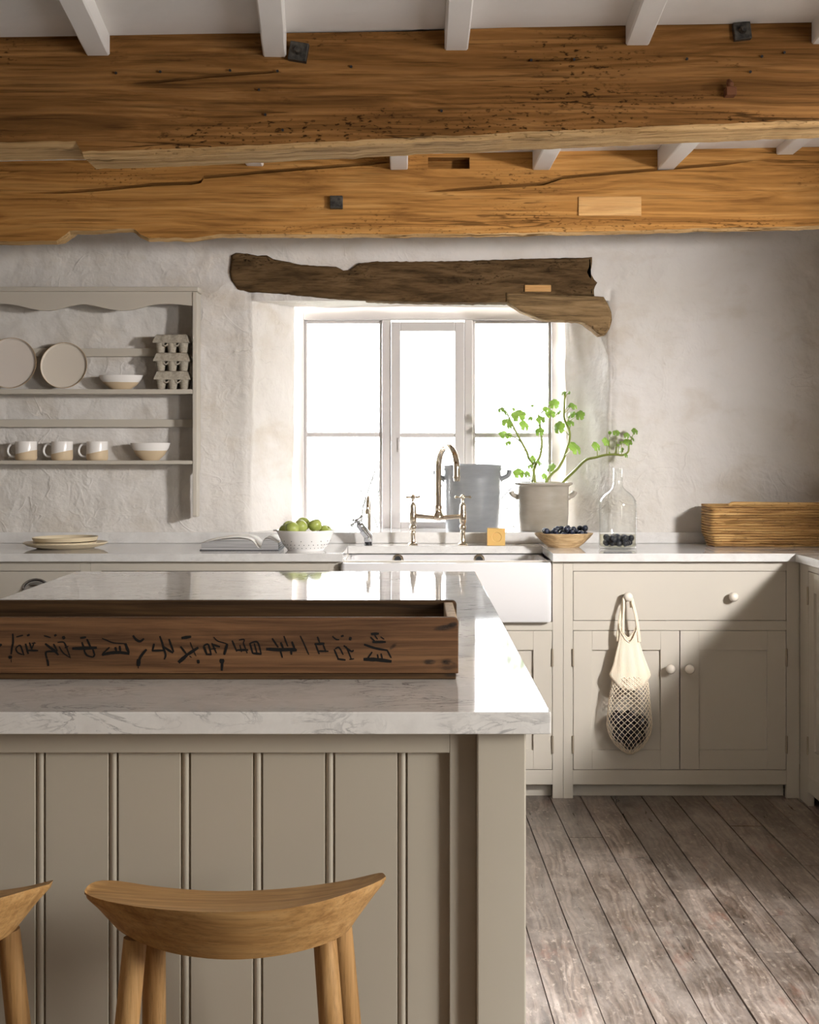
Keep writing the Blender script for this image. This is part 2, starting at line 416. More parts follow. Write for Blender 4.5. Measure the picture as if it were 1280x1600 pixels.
def floorm():
    m = M('worn_floorboards', srgb(84, 66, 54), 0.4)
    at = m.n('Attribute', {'attribute_name': 'tone'}); sp = m.n('SeparateColor', Color=at.outputs[0])
    tc = m.n('TexCoord'); off = m.n('CombineXYZ', X=m.math('MULTIPLY', sp.outputs[0], 37.0), Y=m.math('MULTIPLY', sp.outputs[1], 53.0))
    ad = m.n('VectorMath', {'operation': 'ADD'}); m.t.links.new(tc.outputs['Object'], ad.inputs[0]); m.t.links.new(off.outputs[0], ad.inputs[1])
    def mp(s): return m.n('Mapping', Vector=ad.outputs[0], Scale=s).outputs[0]
    wp = m.n('VectorMath', {'operation': 'SCALE'}); m.t.links.new(m.n('TexNoise', Vector=mp((9, 2.2, 1)), Scale=1.0, Detail=3.0).outputs[1], wp.inputs[0]); wp.inputs[3].default_value = 1.6
    gv = m.n('VectorMath', {'operation': 'ADD'}); m.t.links.new(mp((34, 1.8, 1)), gv.inputs[0]); m.t.links.new(wp.outputs[0], gv.inputs[1])
    g = m.noise(gv.outputs[0], 1.0, 8, 0.68, 0.4)
    rv = m.n('VectorMath', {'operation': 'ADD'}); m.t.links.new(mp((16, 0.9, 1)), rv.inputs[0]); m.t.links.new(wp.outputs[0], rv.inputs[1])
    rg = m.n('TexWave', {'bands_direction': 'X'}, Vector=rv.outputs[0], Scale=1.0, Distortion=6.0, Detail=3.0, Detail_Scale=0.9).outputs[1]
    col = m.ramp(g, [(0.26, srgb(50, 38, 30)), (0.44, srgb(94, 79, 68)), (0.58, srgb(134, 117, 105)), (0.74, srgb(178, 164, 153))])
    col = m.mix(m.math('MULTIPLY', m.ramp(rg, [(0.55, BW(0)), (0.9, BW(1))]), 0.45), col, srgb(52, 38, 30))
    def patch(vec, lo, hi, amt): return m.ramp(m.noise(vec, 1.0, 6, 0.68), [(lo, BW(0)), (hi, BW(amt))])
    raw = lambda s: m.n('Mapping', Vector=tc.outputs['Object'], Scale=s).outputs[0]
    col = m.mix(patch(raw((9.0, 4.0, 1)), 0.42, 0.66, 0.5), col, srgb(182, 168, 158))
    col = m.mix(patch(raw((14.0, 7.0, 3)), 0.54, 0.66, 0.5), col, srgb(70, 56, 46))
    col = m.mix(patch(mp((60, 22, 1)), 0.56, 0.66, 0.65), col, srgb(182, 166, 152))
    col = m.mix(patch(mp((120, 60, 1)), 0.60, 0.68, 0.7), col, srgb(40, 30, 24))
    col = m.mix(patch(mp((9, 3.2, 1)), 0.59, 0.68, 0.38), col, srgb(134, 72, 46))
    tone = m.n('MapRange', Value=sp.outputs[2], To_Min=0.66, To_Max=1.18).outputs[0]
    col = m.mix(1.0, col, m.n('CombineColor', Red=tone, Green=tone, Blue=tone).outputs[0], 'MULTIPLY')
    m.link(col, 'Base Color')
    m.link(m.n('MapRange', Value=g, To_Min=0.20, To_Max=0.42).outputs[0], 'Roughness')
    m.bump(m.math('ADD', m.math('MULTIPLY', g, 0.8), m.math('MULTIPLY', rg, 0.12)), 0.30, 0.003)
    return m.m
FLOORM = floorm()
GROUND = M('outdoor_gravel', srgb(190, 192, 180), 0.95).m
TWIG = M('twig_bark', srgb(46, 43, 40), 0.9).m

# ------------------------------------------------------------------ setting
YC, YF, YW, YU = 5.437, 5.462, 6.057, 6.037      # worktop edge, cabinet face, wall, upstand face
ZT = 0.910; ZB = 0.880; ZU = 0.955               # worktop top, underside, upstand top
XL, XR, YR = -3.4, 2.08, -1.9
zc = lambda x: 2.372+0.018*x                     # the old ceiling is not level

# floor: boards laid one by one
def build_floor():
    mb = MB(); tones = []
    mb.box(XL-0.1, XR+0.1, YR-0.1, YW+0.15, -0.06, -0.03); tones.append((0, 0, 0))
    pw = 0.1145; k0 = int((XL-0.441)/pw)-2; k1 = int((XR-0.441)/pw)+2
    for k in range(k0, k1):
        y = YR-0.05-R(0, 1.6)
        while y < YW+0.1:
            L = R(0.9, 2.6); y1 = min(y+L, YW+0.12)
            ya = max(y, YR-0.05)
            if y1 > ya+0.05:
                g = 0.0013+R(0, 0.0012); dz = R(-0.0015, 0.0008)
                def X(b, yy): return 0.441+pw*b-0.0152*(yy-3.314)
                vs = []
                for zz in (-0.03, dz):
                    vs += [(X(k, ya)+g, ya+0.0012, zz), (X(k+1, ya)-g, ya+0.0012, zz), (X(k+1, y1)-g, y1-0.0012, zz), (X(k, y1)+g, y1-0.0012, zz)]
                mb.add(vs, [(0,3,2,1),(4,5,6,7),(0,1,5,4),(1,2,6,5),(2,3,7,6),(3,0,4,7)])
                tones.append((R(0, 1), R(0, 1), R(0, 1)))
            y = y1
    o = mb.build('floor', FLOORM, origin=(0, 0, 0))
    a = o.data.color_attributes.new('tone', 'FLOAT_COLOR', 'CORNER')
    for p in o.data.polygons:
        t = tones[p.vertices[0]//8]
        for li in p.loop_indices: a.data[li].color = (*t, 1)
    return struct(o)
build_floor()

# ceiling slab
mb = MB()
mb.add([(XL, YR, zc(XL)), (XR, YR, zc(XR)), (XR, YW+0.3, zc(XR)), (XL, YW+0.3, zc(XL)), (XL, YR, 2.6), (XR, YR, 2.6), (XR, YW+0.3, 2.6), (XL, YW+0.3, 2.6)],
       [(0,3,2,1),(4,5,6,7),(0,1,5,4),(1,2,6,5),(2,3,7,6),(3,0,4,7)])
struct(mb.build('ceiling', CEILP, origin=(0, 0, 0)))

# back wall: lumpy lime plaster with a splayed window recess
OX0, OX1, OZ0, OZ1 = -0.658, 0.829, ZU-0.003, 1.907   # opening on the room face
IX0, IX1, YI = -0.500, 0.668, 6.34                     # opening at the window
def wdisp(p):
    x, y, z = p
    def nv(f, s): return Vector((noise.noise((x*f+s, y*f, z*f)), noise.noise((x*f, y*f+s+7, z*f)), noise.noise((x*f, y*f, z*f+s+13))))
    d = nv(2.4, 3)*0.011+nv(6.5, 11)*0.0075+nv(16, 23)*0.0032+nv(38, 5)*0.0010
    k = 1.0
    if z < 1.0: k = max(0.12, (z-0.955)/0.05*0.88+0.12) if z > 0.955 else 0.12
    if x > 1.9 or x < -3.2 or z > 2.3: k *= 0.3
    return Vector((d.x*0.9*k, d.y*1.1*k, d.z*0.5*k))
def build_wall():
    def lines(segs, extra):
        out = set(round(e, 5) for e in extra)
        for a, b, st in segs:
            n = max(1, round((b-a)/st))
            out |= set(round(a+(b-a)*i/n, 5) for i in range(n+1))
        out = sorted(out); res = [out[0]]
        ex = set(round(e, 5) for e in extra)
        for v in out[1:]:
            if v-res[-1] < 0.004 and v not in ex: continue
            if v-res[-1] < 0.004 and res[-1] not in ex: res.pop()
            res.append(v)
        return res
    xs = lines([(XL-0.1, -1.75, 0.12), (-1.75, 1.8, 0.0115), (1.8, XR+0.12, 0.06)], [OX0, OX1])
    zs = lines([(-0.03, 0.90, 0.15), (0.90, 2.2, 0.0115), (2.2, 2.5, 0.06)], [OZ0, OZ1])
    V = {}; verts = []; faces = []
    def vid(p):
        k = (round(p[0], 4), round(p[1], 4), round(p[2], 4))
        if k not in V: V[k] = len(verts); verts.append(Vector(p))
        return V[k]
    def quad(a, b, c, d): faces.append((vid(a), vid(b), vid(c), vid(d)))
    for i in range(len(xs)-1):
        for j in range(len(zs)-1):
            cx, cz = (xs[i]+xs[i+1])/2, (zs[j]+zs[j+1])/2
            if OX0 < cx < OX1 and OZ0 < cz < OZ1: continue
            quad((xs[i], YW, zs[j]), (xs[i+1], YW, zs[j]), (xs[i+1], YW, zs[j+1]), (xs[i], YW, zs[j+1]))
    zin = [z for z in zs if OZ0-1e-6 <= z <= OZ1+1e-6]; xin = [x for x in xs if OX0-1e-6 <= x <= OX1+1e-6]
    n = 26
    def depth(t): return YW+(YI-YW)*t
    def rev(x0, x1, z, t): return (x0+(x1-x0)*t, depth(t), z)
    for x0, x1 in ((OX0, IX0), (OX1, IX1)):
        for i in range(n):
            for j in range(len(zin)-1):
                quad(rev(x0, x1, zin[j], i/n), rev(x0, x1, zin[j], (i+1)/n), rev(x0, x1, zin[j+1], (i+1)/n), rev(x0, x1, zin[j+1], i/n))
    def horiz(x, z, t):
        f = (x-OX0)/(OX1-OX0); a = OX0+(IX0-OX0)*t; b = OX1+(IX1-OX1)*t
        return (a+(b-a)*f, depth(t), z)
    for z in (OZ0, OZ1):
        for i in range(n):
            for j in range(len(xin)-1):
                quad(horiz(xin[j], z, i/n), horiz(xin[j+1], z, i/n), horiz(xin[j+1], z, (i+1)/n), horiz(xin[j], z, (i+1)/n))
    out = []
    for v in verts:
        p = v+wdisp(v)
        # round the arris of the recess
        if abs(v.y-YW) < 1e-4 and OZ0 < v.z < OZ1+0.05:
            d = min(abs(v.x-OX0), abs(v.x-OX1))
            if d < 0.02: p.y += 0.010*(1-d/0.02)
        if abs(v.z-OZ0) < 1e-4: p.z = v.z
        out.append(p)
    mb = MB(); mb.add(out, faces)
    o = mb.build('wall_back', WALLP, smooth='all', origin=(0, YW, 0))
    return struct(o)
build_wall()
def wall_with_hole(name, axis, pos, thick, holes, z1=2.5):
    mb = MB()
    def bx(p, q, z0, z2):
        if axis == 'x': mb.box(pos, pos+thick, p, q, z0, z2)
        else: mb.box(p, q, pos, pos+thick, z0, z2)
    lo, hi = (YR-0.1, YW+0.3) if axis == 'x' else (XL, XR)
    for a0, a1, h0, h1 in sorted(holes):
        bx(lo, a0, -0.03, z1); bx(a0, a1, -0.03, h0); bx(a0, a1, h1, z1); lo = a1
    bx(lo, hi, -0.03, z1)
    return struct(mb.build(name, WALL2, origin=(0, 0, 0)))
wall_with_hole('wall_right', 'x', XR, 0.22, ((2.30, 3.90, 1.12, 2.16), (0.25, 1.65, 0.02, 2.05)))
struct(MB().box(XL-0.2, XL, YR-0.1, YW+0.3, -0.03, 2.5).build('wall_left', WALL2, origin=(0, 0, 0)))
struct(MB().box(XL-0.2, XR+0.2, YR-0.2, YR, -0.03, 2.5).build('wall_front', WALL2, origin=(0, 0, 0)))
DARKW = plaster('dark_blocker_render', srgb(92, 88, 82), srgb(84, 80, 74), 0.2)
mb = MB(); mb.box(2.95, 3.0, 0.1, 4.2, -0.05, 2.5); mb.box(XR+0.225, 2.95, 0.1, 0.15, -0.05, 2.5); mb.box(XR+0.225, 2.95, 2.05, 2.1, -0.05, 2.45); mb.box(XR+0.225, 2.95, 4.15, 4.2, -0.05, 2.5); mb.box(XR+0.225, 2.95, 0.15, 4.15, 2.45, 2.5); mb.box(XR+0.225, 2.95, 0.15, 4.15, -0.05, 0.0)
struct(mb.build('wall_sky_blocker', DARKW, origin=(0, 0, 0)))  # added unseen dark box, blocks sky light around the side lamps

# ---------------------------------------------------------------- the window above the sink
win = bpy.data.objects.new('window_1', None); C.objects.link(win); win.location = (0.085, YI+0.02, ZU); struct(win)
YG = YI+0.02                                        # room face of the frame
sx = lambda px: fx(px, YG); sz = lambda py: fz(py, YG)
ztop = sz(480); zbot = 0.925
fr = MB()
fr.box(sx(445), sx(475), YG, YG+0.07, zbot, ztop+0.05)           # left jamb
fr.box(sx(862), sx(900), YG, YG+0.07, zbot, ztop+0.05)           # right jamb
fr.box(sx(475), sx(862), YG, YG+0.07, sz(500), ztop+0.05)        # head
fr.box(sx(475), sx(862), YG, YG+0.07, zbot, sz(832))             # bottom rail
fr.box(sx(597), sx(611), YG, YG+0.07, sz(832), sz(500))          # mullions
fr.box(sx(726), sx(739), YG, YG+0.07, sz(832), sz(500))
fo = fr.build('frame', WHITEP, win, bevel=0.004)
def light_frame(name, x0, x1, y0, y1, wd, dpt, yo, parent):
    m = MB(); a, b = sx(x0), sx(x1); t, bt = sz(y0), sz(y1); k = wd*YG/F
    m.box(a, a+k, YG+yo, YG+yo+dpt, bt, t); m.box(b-k, b, YG+yo, YG+yo+dpt, bt, t)
    m.box(a+k, b-k, YG+yo, YG+yo+dpt, t-k, t); m.box(a+k, b-k, YG+yo, YG+yo+dpt, bt, bt+k)
    return m.build(name, WHITEP, parent, bevel=0.003)
light_frame('glazing_bead', 475, 597, 500, 832, 4.5, 0.03, 0.025, win)
light_frame('glazing_bead', 739, 862, 500, 832, 4.5, 0.03, 0.025, win)
cas = light_frame('casement', 611.5, 725.5, 503, 830, 14.5, 0.05, -0.012, win)
def bar(x0, x1, yc_, yo, parent):
    return MB().box(sx(x0), sx(x1), YG+yo, YG+yo+0.03, sz(yc_+3.4), sz(yc_-3.4)).build('glazing_bar', WHITEP, parent, bevel=0.003)
bar(479, 593, 679, 0.024, win); bar(743, 858, 680, 0.024, win); bar(626, 711, 680, -0.004, cas)
def pn(x0, x1, y0, y1, parent):
    return MB().box(sx(x0), sx(x1), YG+0.036, YG+0.040, sz(y1), sz(y0)).build('pane', PANE, parent)
pn(478, 594, 503, 829, win); pn(742, 859, 503, 829, win); pn(624, 713, 516, 817, cas)
MB().box(sx(622), sx(625), YG-0.022, YG-0.010, sz(706), sz(684)).build('casement_catch', WHITEP, cas, bevel=0.002)

def simple_window(name, axis, pos, a0, a1, z0, z1):
    r = bpy.data.objects.new(name, None); C.objects.link(r); struct(r)
    r.location = (pos, (a0+a1)/2, z0) if axis == 'x' else ((a0+a1)/2, pos, z0)
    m = MB()
    def bx(p, q, u, v, t=0.05, mm=m):
        if axis == 'x': mm.box(pos, pos+t, p, q, u, v)
        else: mm.box(p, q, pos-t, pos, u, v)
    bx(a0, a0+0.05, z0, z1); bx(a1-0.05, a1, z0, z1); bx(a0+0.05, a1-0.05, z0, z0+0.05); bx(a0+0.05, a1-0.05, z1-0.05, z1)
    m.build('frame', WHITEP, r)
    return r
simple_window('window_2', 'x', XR+0.17, 2.30, 3.90, 1.12, 2.16)
simple_window('lamp_opening', 'x', XR+0.17, 0.25, 1.65, 0.02, 2.05)  # invented opening, lets the added fill lamps into the room

# outside: pale ground and bare twigs
tag(MB().box(-15, 15, 6.9, 40, -0.6, -0.4).build('garden_ground', GROUND), 'pale gravel ground outside beyond the window', 'ground')['kind'] = 'structure'
def shrub(x, y, z0, seed, label, hgt):
    rnd = random.Random(seed); mb = MB()
    def branch(p, d, L, r, dep):
        pts = [p]; q = Vector(p)
        for i in range(4):
            d = (d+Vector((rnd.uniform(-.25, .25), rnd.uniform(-.2, .2), rnd.uniform(-.05, .2)))).normalized()
            q = q+d*L/4; pts.append(Vector(q))
        mb.tube(pts, [r*(1-0.15*i) for i in range(5)], 5)
        if dep > 0:
            for _ in range(3):
                k = rnd.randint(1, 4)
                nd = (d+Vector((rnd.uniform(-.9, .9), rnd.uniform(-.5, .5), rnd.uniform(-.2, .7)))).normalized()
                branch(pts[k], nd, L*0.62, r*0.5, dep-1)
    for k in range(3): branch(Vector((x+k*0.05, y, z0)), Vector((rnd.uniform(-.4, .4), 0, 1)), hgt*0.55, 0.012, 3)
    tag(mb.build('bare_shrub', TWIG, smooth=True), label, 'shrub')
shrub(0.95, 9.3, -0.4, 3, 'bare twiggy shrub outside behind the right hand window light', 2.3)
shrub(0.05, 10.2, -0.4, 9, 'bare twiggy shrub outside behind the opening middle window light', 2.2)

# ---------------------------------------------------------------- ceiling beams and joists
def beam(name, mat, Y, top, bot, x0, x1, thick, label, crack=None, lift=0.0, seed=0, step=0.008, rows=14, steps=()):
    """lofted old beam: bot = [(px,py)] lower front arris; crack = [(px,py,depth)] groove following the face"""
    xs = []; x = x0
    while x < x1: xs.append(x); x += step
    xs.append(x1)
    rings = []
    for x in xs:
        px = x*F/Y+CX
        zt, zb = interp([(a, fz(b, Y)) for a, b in top], px), interp([(a, fz(b, Y)) for a, b in bot], px)
        zb += 0.004*noise.noise((x*9, seed, 0))+0.002*noise.noise((x*30, seed, 4))
        zs = [zb+0.012+(zt-zb-0.012)*i/rows for i in range(rows+1)]
        dep = [0.0]*(rows+1)
        if crack:
            zk = interp([(a, fz(b, Y)) for a, b, c in crack], px); ck = interp([(a, c) for a, b, c in crack], px)
            k = min(range(2, rows-1), key=lambda i: abs(zs[i]-zk))
            hw = 0.0055*min(1, ck/0.02)+0.0004
            zs2 = [z for z in zs if abs(z-zk) > 0.006]
            lo = [z for z in zs if z < zk]; hi = [z for z in zs if z >= zk]
            lo = [zs[0]+(zk-hw-zs[0])*i/7 for i in range(8)]; hi = [zk+hw+(zt-zk-hw)*i/5 for i in range(6)]
            zs = lo+[zk]+hi; dep = [0.0]*8+[ck]+[0.0]*6
        ring = []
        for z, d in zip(zs, dep):
            y = Y+d+0.006*noise.noise((x*1.3, z*4, seed))+0.0025*noise.noise((x*4, z*22, seed+3))
            ring.append((x, y, z))
        ring.append((x, Y+thick, zt)); ring.append((x, Y+thick-0.01, zb+0.02+lift))
        ring.append((x, Y+thick-0.03, zb+lift)); ring.append((x, Y+0.014, zb))
        rings.append(ring)
    n = len(rings[0]); mb = MB()
    vs = [p for r in rings for p in r]
    fs = [(i*n+k, i*n+(k+1) % n, (i+1)*n+(k+1) % n, (i+1)*n+k) for i in range(len(rings)-1) for k in range(n)]
    fs += [tuple(range(n)), tuple((len(rings)-1)*n+k for k in range(n))[::-1]]
    mb.add(vs, fs)
    root = thing(name, label, 'beam', ((x0+x1)/2, Y+thick/2, min(v[2] for v in vs)))
    o = mb.build('timber', mat, root, smooth=True)
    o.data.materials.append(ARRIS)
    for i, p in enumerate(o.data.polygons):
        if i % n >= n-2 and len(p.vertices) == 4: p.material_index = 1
    return root, o
YB1, YB2 = 3.78, 5.37
b1, b1t = beam('ceiling_beam', BEAM, YB1,
    [(-600, 58), (0, 54), (640, 50), (1280, 24), (1900, 10)],
    [(-1500, 240), (0, 230.5), (121, 228), (126, 244), (200, 243), (420, 233), (640, 222), (1000, 206), (1280, 194), (2000, 165)],
    XL, XR, 0.20, 'dark brown ceiling beam nearest the camera, carrying the white joists', seed=1,
    crack=[(-500, 130, 0), (200, 131, 0.0), (240, 128, 0.012), (330, 118, 0.016), (420, 112, 0.012), (440, 112, 0), (820, 95, 0), (825, 95, 0.012), (900, 93, 0.014), (910, 93, 0), (2000, 90, 0)])
b2, b2t = beam('ceiling_beam', BEAM2, YB2,
    [(-600, 238), (0, 236), (640, 232), (850, 230), (1280, 222), (1900, 215)],
    [(-900, 392), (0, 383), (88, 381), (95, 376), (104, 371), (108, 366), (210, 363), (218, 370), (232, 376), (300, 378), (340, 371), (640, 371), (860, 368), (1280, 358), (2000, 340)],
    XL, XR, 0.17, 'golden brown ceiling beam next to the window wall, with a pale patch', lift=0.022, seed=5,
    crack=[(-500, 305, 0), (30, 302, 0.0), (90, 301, 0.015), (160, 296, 0.03), (240, 288, 0.045), (300, 286, 0.04), (314, 284, 0.03), (318, 277, 0.03), (420, 268, 0.04), (520, 260, 0.035), (600, 254, 0.012), (612, 254, 0), (660, 300, 0),
           (690, 298, 0.012), (760, 293, 0.03), (850, 287, 0.045), (880, 277, 0.04), (1000, 267, 0.03), (1120, 257, 0.025), (1180, 251, 0.0), (1300, 250, 0)])
# empty mortise in the far beam
c = MB().box(fx(669, YB2), fx(734, YB2), YB2-0.05, YB2+0.07, fz(264, YB2), fz(246, YB2)).build('cutter', None)
cut(b2t, c)
b2t.data.polygons.foreach_set('use_smooth', [False]*len(b2t.data.polygons))
def inset_patch(px0, px1, py0, py1, Y, parent, name, mat, proud=0.004):
    return MB().box(fx(px0, Y), fx(px1, Y), Y-0.006-proud, Y+0.02, fz(py1, Y), fz(py0, Y)).build(name, mat, parent, bevel=0.0015)
inset_patch(904, 1002, 307.5, 337.5, YB2, b2, 'patch', PATCH, 0.0)['label'] = 'pale new pine patch let into the beam'
MB().box(fx(516, YB2), fx(536, YB2), YB2-0.022, YB2+0.01, fz(327, YB2), fz(307, YB2)).build('iron_stud', IRON, b2, bevel=0.003)
def plate_bolt(px, py, half, ang, Y, parent):
    s_ = half*Y/F; c0 = P(px, py, Y)
    poly = [(c0.x+s_*1.414*math.cos(ang+k*PI/2), c0.z+s_*1.414*math.sin(ang+k*PI/2)) for k in range(4)]
    a = MB().prism(poly, Y-0.020, Y+0.004).build('washer_plate', IRON, parent, bevel=0.002)
    MB().lathe([(0, 0), (s_*0.42, 0), (s_*0.42, 0.014), (s_*0.3, 0.02), (0, 0.02)], 14, (c0.x, Y-0.018, c0.z), axis=(0, -1, 0)).build('bolt_end', IRON, a, smooth=True)
plate_bolt(467, 83, 14.5, PI/4+PI/4+0.62, YB1, b1)
plate_bolt(1158, 51, 13.5, PI/4+0.12, YB1, b1)
m = MB(); m.box(fx(1131, YB1), fx(1147, YB1), YB1-0.035, YB1+0.005, fz(153, YB1), fz(140, YB1))
m.tube([P(1140, 142, YB1-0.01), P(1141, 130, YB1-0.022), P(1139, 126, YB1-0.01)], [0.009, 0.010, 0.006], 8)
m.build('rusty_peg', RUST, b1, bevel=0.002)
# nail holes as tiny dark pegs
m = MB()
for px, py in ((251, 113), (360, 111), (434, 112), (549, 105), (415, 180), (405, 141), (830, 95), (897, 94), (1073, 93), (1190, 89), (690, 174), (182, 115), (442, 204), (1172, 113), (1225, 83)):
    c0 = P(px, py, YB1); m.lathe([(0, 0), (0.0035, 0), (0.0035, 0.004), (0, 0.005)], 8, (c0.x, YB1-0.008, c0.z), axis=(0, 1, 0))
m.build('nail_holes', BLACK, b1)

def joist(x0, y0, z0, x1, y1, z1, wdt, label, grp):
    # a sawn joist between two points on its underside centre line, running up into the ceiling plaster
    mb = MB(); n = 14; us = [i/n for i in range(n+1)]; rings = []
    for u in us:
        x = x0+(x1-x0)*u; y = y0+(y1-y0)*u; z = z0+(z1-z0)*u; j = 0.003*noise.noise((x*5, y*6, z)); h = wdt/2
        zt = zc(x)+0.03
        rings.append([(x-h+j, y, z+0.004), (x-h+0.004+j, y, z), (x+h-0.004+j, y, z+j), (x+h+j, y, z+0.004), (x+h+j, y, zt), (x-h+j, y, zt)])
    vs = [p for r in rings for p in r]; k = 6
    fs = [(i*k+a, i*k+(a+1) % k, (i+1)*k+(a+1) % k, (i+1)*k+a) for i in range(n) for a in range(k)]
    fs += [tuple(range(k)), tuple(n*k+a for a in range(k))[::-1]]
    mb.add(vs, fs)
    return tag(mb.build('ceiling_joist', JOISTP), label, 'joist', grp)
ord_f = ['leftmost white ceiling joist meeting the near beam', 'white ceiling joist just left of the diamond bolt plate on the near beam', 'middle white ceiling joist meeting the near beam, nearly end on',
         'fourth white joist from the left along the near beam, leaning right', 'rightmost white joist above the near beam, cut off by the picture edge']
for (xb, zb, xa, za), lb in zip([(-0.803, 2.306, -0.765, 2.309), (-0.347, 2.303, -0.318, 2.306), (0.120, 2.318, 0.116, 2.32), (0.586, 2.331, 0.566, 2.331), (1.064, 2.335, 1.04, 2.335)], ord_f):
    dx = (xa-xb)/0.46
    joist(xb-dx*0.0, YB1+0.03, zb, xb+dx*2.2, YB1-2.2, za, 0.060, lb, 'joists in front of the near beam')
ord_r = ['white joist end peeping out under the near beam at left', 'white joist end left of the empty mortise in the far beam', 'white joist above the far beam, just right of the empty mortise',
         'white joist above the far beam, above and right of the pale patch', 'rightmost white joist above the far beam']
for px, py, sl, lb in zip((399, 623, 846, 1041, 1227), (259.5, 265.5, 265.5, 264, 241.5), (0.0, 0.01, 0.01, 0.02, 0.0), ord_r):
    p = P(px, py, YB2); joist(p.x, YB2+0.02, p.z, p.x+sl, YB1+0.17, p.z+0.005, 0.064, lb, 'joists between the two beams')

# ---------------------------------------------------------------- lintel over the window
YL = 6.038
def log(name, mat, poly, Y0, Y1, seed, jag=0.003, bevel=0.006, parent=None):
    pts = []
    for i, a in enumerate(poly):
        b = poly[(i+1) % len(poly)]; n = max(1, int(math.hypot(b[0]-a[0], b[1]-a[1])/5))
        for k in range(n):
            px, py = a[0]+(b[0]-a[0])*k/n, a[1]+(b[1]-a[1])*k/n
            x, z = fx(px, Y0), fz(py, Y0)
            x += jag*noise.noise((px*0.11, py*0.11, seed)); z += jag*noise.noise((px*0.13, py*0.13, seed+9))
            pts.append((x, z))
    mb = MB()
    n = len(pts); cxm = sum(p[0] for p in pts)/n; czm = sum(p[1] for p in pts)/n
    # front face as inset rings so the waney edge rolls over
    rings = []
    for ins, y in ((0.0, Y1), (0.0, Y0+0.014), (0.003, Y0+0.006), (0.008, Y0+0.001), (0.014, Y0)):
        ring = []
        for i, p in enumerate(pts):
            a = pts[i-1]; b = pts[(i+1) % n]; t = Vector((b[0]-a[0], b[1]-a[1])); t = t.normalized() if t.length else t
            nrm = Vector((-t.y, t.x))
            if nrm.dot(Vector((czm*0+cxm-p[0], czm-p[1]))) < 0 and False: nrm = -nrm
            ring.append((p[0]+nrm.x*ins*orient, y+0.002*noise.noise((p[0]*14, p[1]*14, seed)), p[1]+nrm.y*ins*orient))
        rings.append(ring)
    vs = [p for r in rings for p in r]
    fs = [(i*n+k, i*n+(k+1) % n, (i+1)*n+(k+1) % n, (i+1)*n+k) for i in range(len(rings)-1) for k in range(n)]
    fs += [tuple(range(n)), tuple((len(rings)-1)*n+k for k in range(n))]
    mb.add(vs, fs)
    return mb.build(name, mat, parent, smooth=True)
orient = -1
lin_poly = [(360, 410), (361, 398), (368, 394), (386, 395), (402, 399), (416, 398), (426, 404), (447, 408), (470, 413), (500, 415), (525, 416), (537, 422), (546, 421), (560, 411), (585, 408), (640, 408), (720, 407), (780, 405), (860, 403), (905, 402), (926, 401),
            (926, 412), (923, 425), (929, 436), (934, 441), (929, 452), (930, 462), (880, 462), (800, 473), (790, 473), (700, 473), (600, 471), (520, 467), (440, 459), (390, 456), (370, 452), (361, 438), (358, 424)]
lr = thing('lintel', 'dark weathered oak lintel log over the window', 'lintel', (0, 6.05, 1.906))
log('timber', LINTEL, lin_poly, YL, 6.13, 3, parent=lr)
MB().box(fx(820, YL), fx(861, YL), YL-0.008, YL+0.03, fz(456, YL), fz(445.5, YL)).build('repair_strip', PATCH, lr, bevel=0.002)['label'] = 'small pale repair strip set in the dark log'
cor_poly = [(791, 457), (850, 459), (900, 461), (944, 463), (951, 474), (956, 487), (957, 500), (953, 514), (946, 523), (938, 524), (928, 516), (914, 505), (908, 502), (880, 501), (852, 500), (832, 493), (815, 486), (800, 477), (791, 471)]
tag(log('timber_corbel', CORBEL, cor_poly, YL-0.012, 6.12, 8), 'paler short timber corbel under the right end of the dark lintel', 'timber')

# ---------------------------------------------------------------- base cabinets
def knob(x, z, face, parent, xf=None, r=0.0178):
    mb = MB(xf)
    mb.lathe([(0, 0), (0.011, 0), (0.009, 0.006), (0.0075, 0.012), (0.0095, 0.016), (0.0155, 0.021), (r, 0.028), (r*0.98, 0.033), (r*0.82, 0.040), (r*0.5, 0.0445), (0, 0.046)], 24, (x, face, z), axis=(0, -1, 0))
    return mb.build('knob', KNOB, parent, smooth='all')
def door(x0, x1, z0, z1, face, parent, xf=None, name='door', st=0.0695, rl=0.0715, rb=None):
    rb = rb or rl; mb = MB(xf); g = 0.0018; x0 += g; x1 -= g; z0 += g; z1 -= g; t = 0.021
    mb.box(x0, x0+st, face, face+t, z0, z1); mb.box(x1-st, x1, face, face+t, z0, z1)
    mb.box(x0+st, x1-st, face, face+t, z1-rl, z1); mb.box(x0+st, x1-st, face, face+t, z0, z0+rb)
    o = mb.build(name, GREIGE, parent, bevel=0.0012)
    MB(xf).box(x0+st-0.004, x1-st+0.004, face+0.009, face+0.018, z0+rb-0.004, z1-rl+0.004).build('panel', GREIGE, o)
    return o
def slab(x0, x1, z0, z1, face, parent, xf=None, name='drawer_front'):
    g = 0.0018
    return MB(xf).box(x0+g, x1-g, face, face+0.021, z0+g, z1-g).build(name, GREIGE, parent, bevel=0.0012)
def hinge(x, z, face, parent, xf=None):
    mb = MB(xf); mb.tube([(x, face-0.0025, z-0.032), (x, face-0.0025, z+0.032)], 0.0042, 10)
    mb.lathe([(0, -0.035), (0.003, -0.034), (0.0042, -0.032)], 10, (x, face-0.0025, z)); 
    return mb.build('hinge', HINGE, parent, smooth=True)
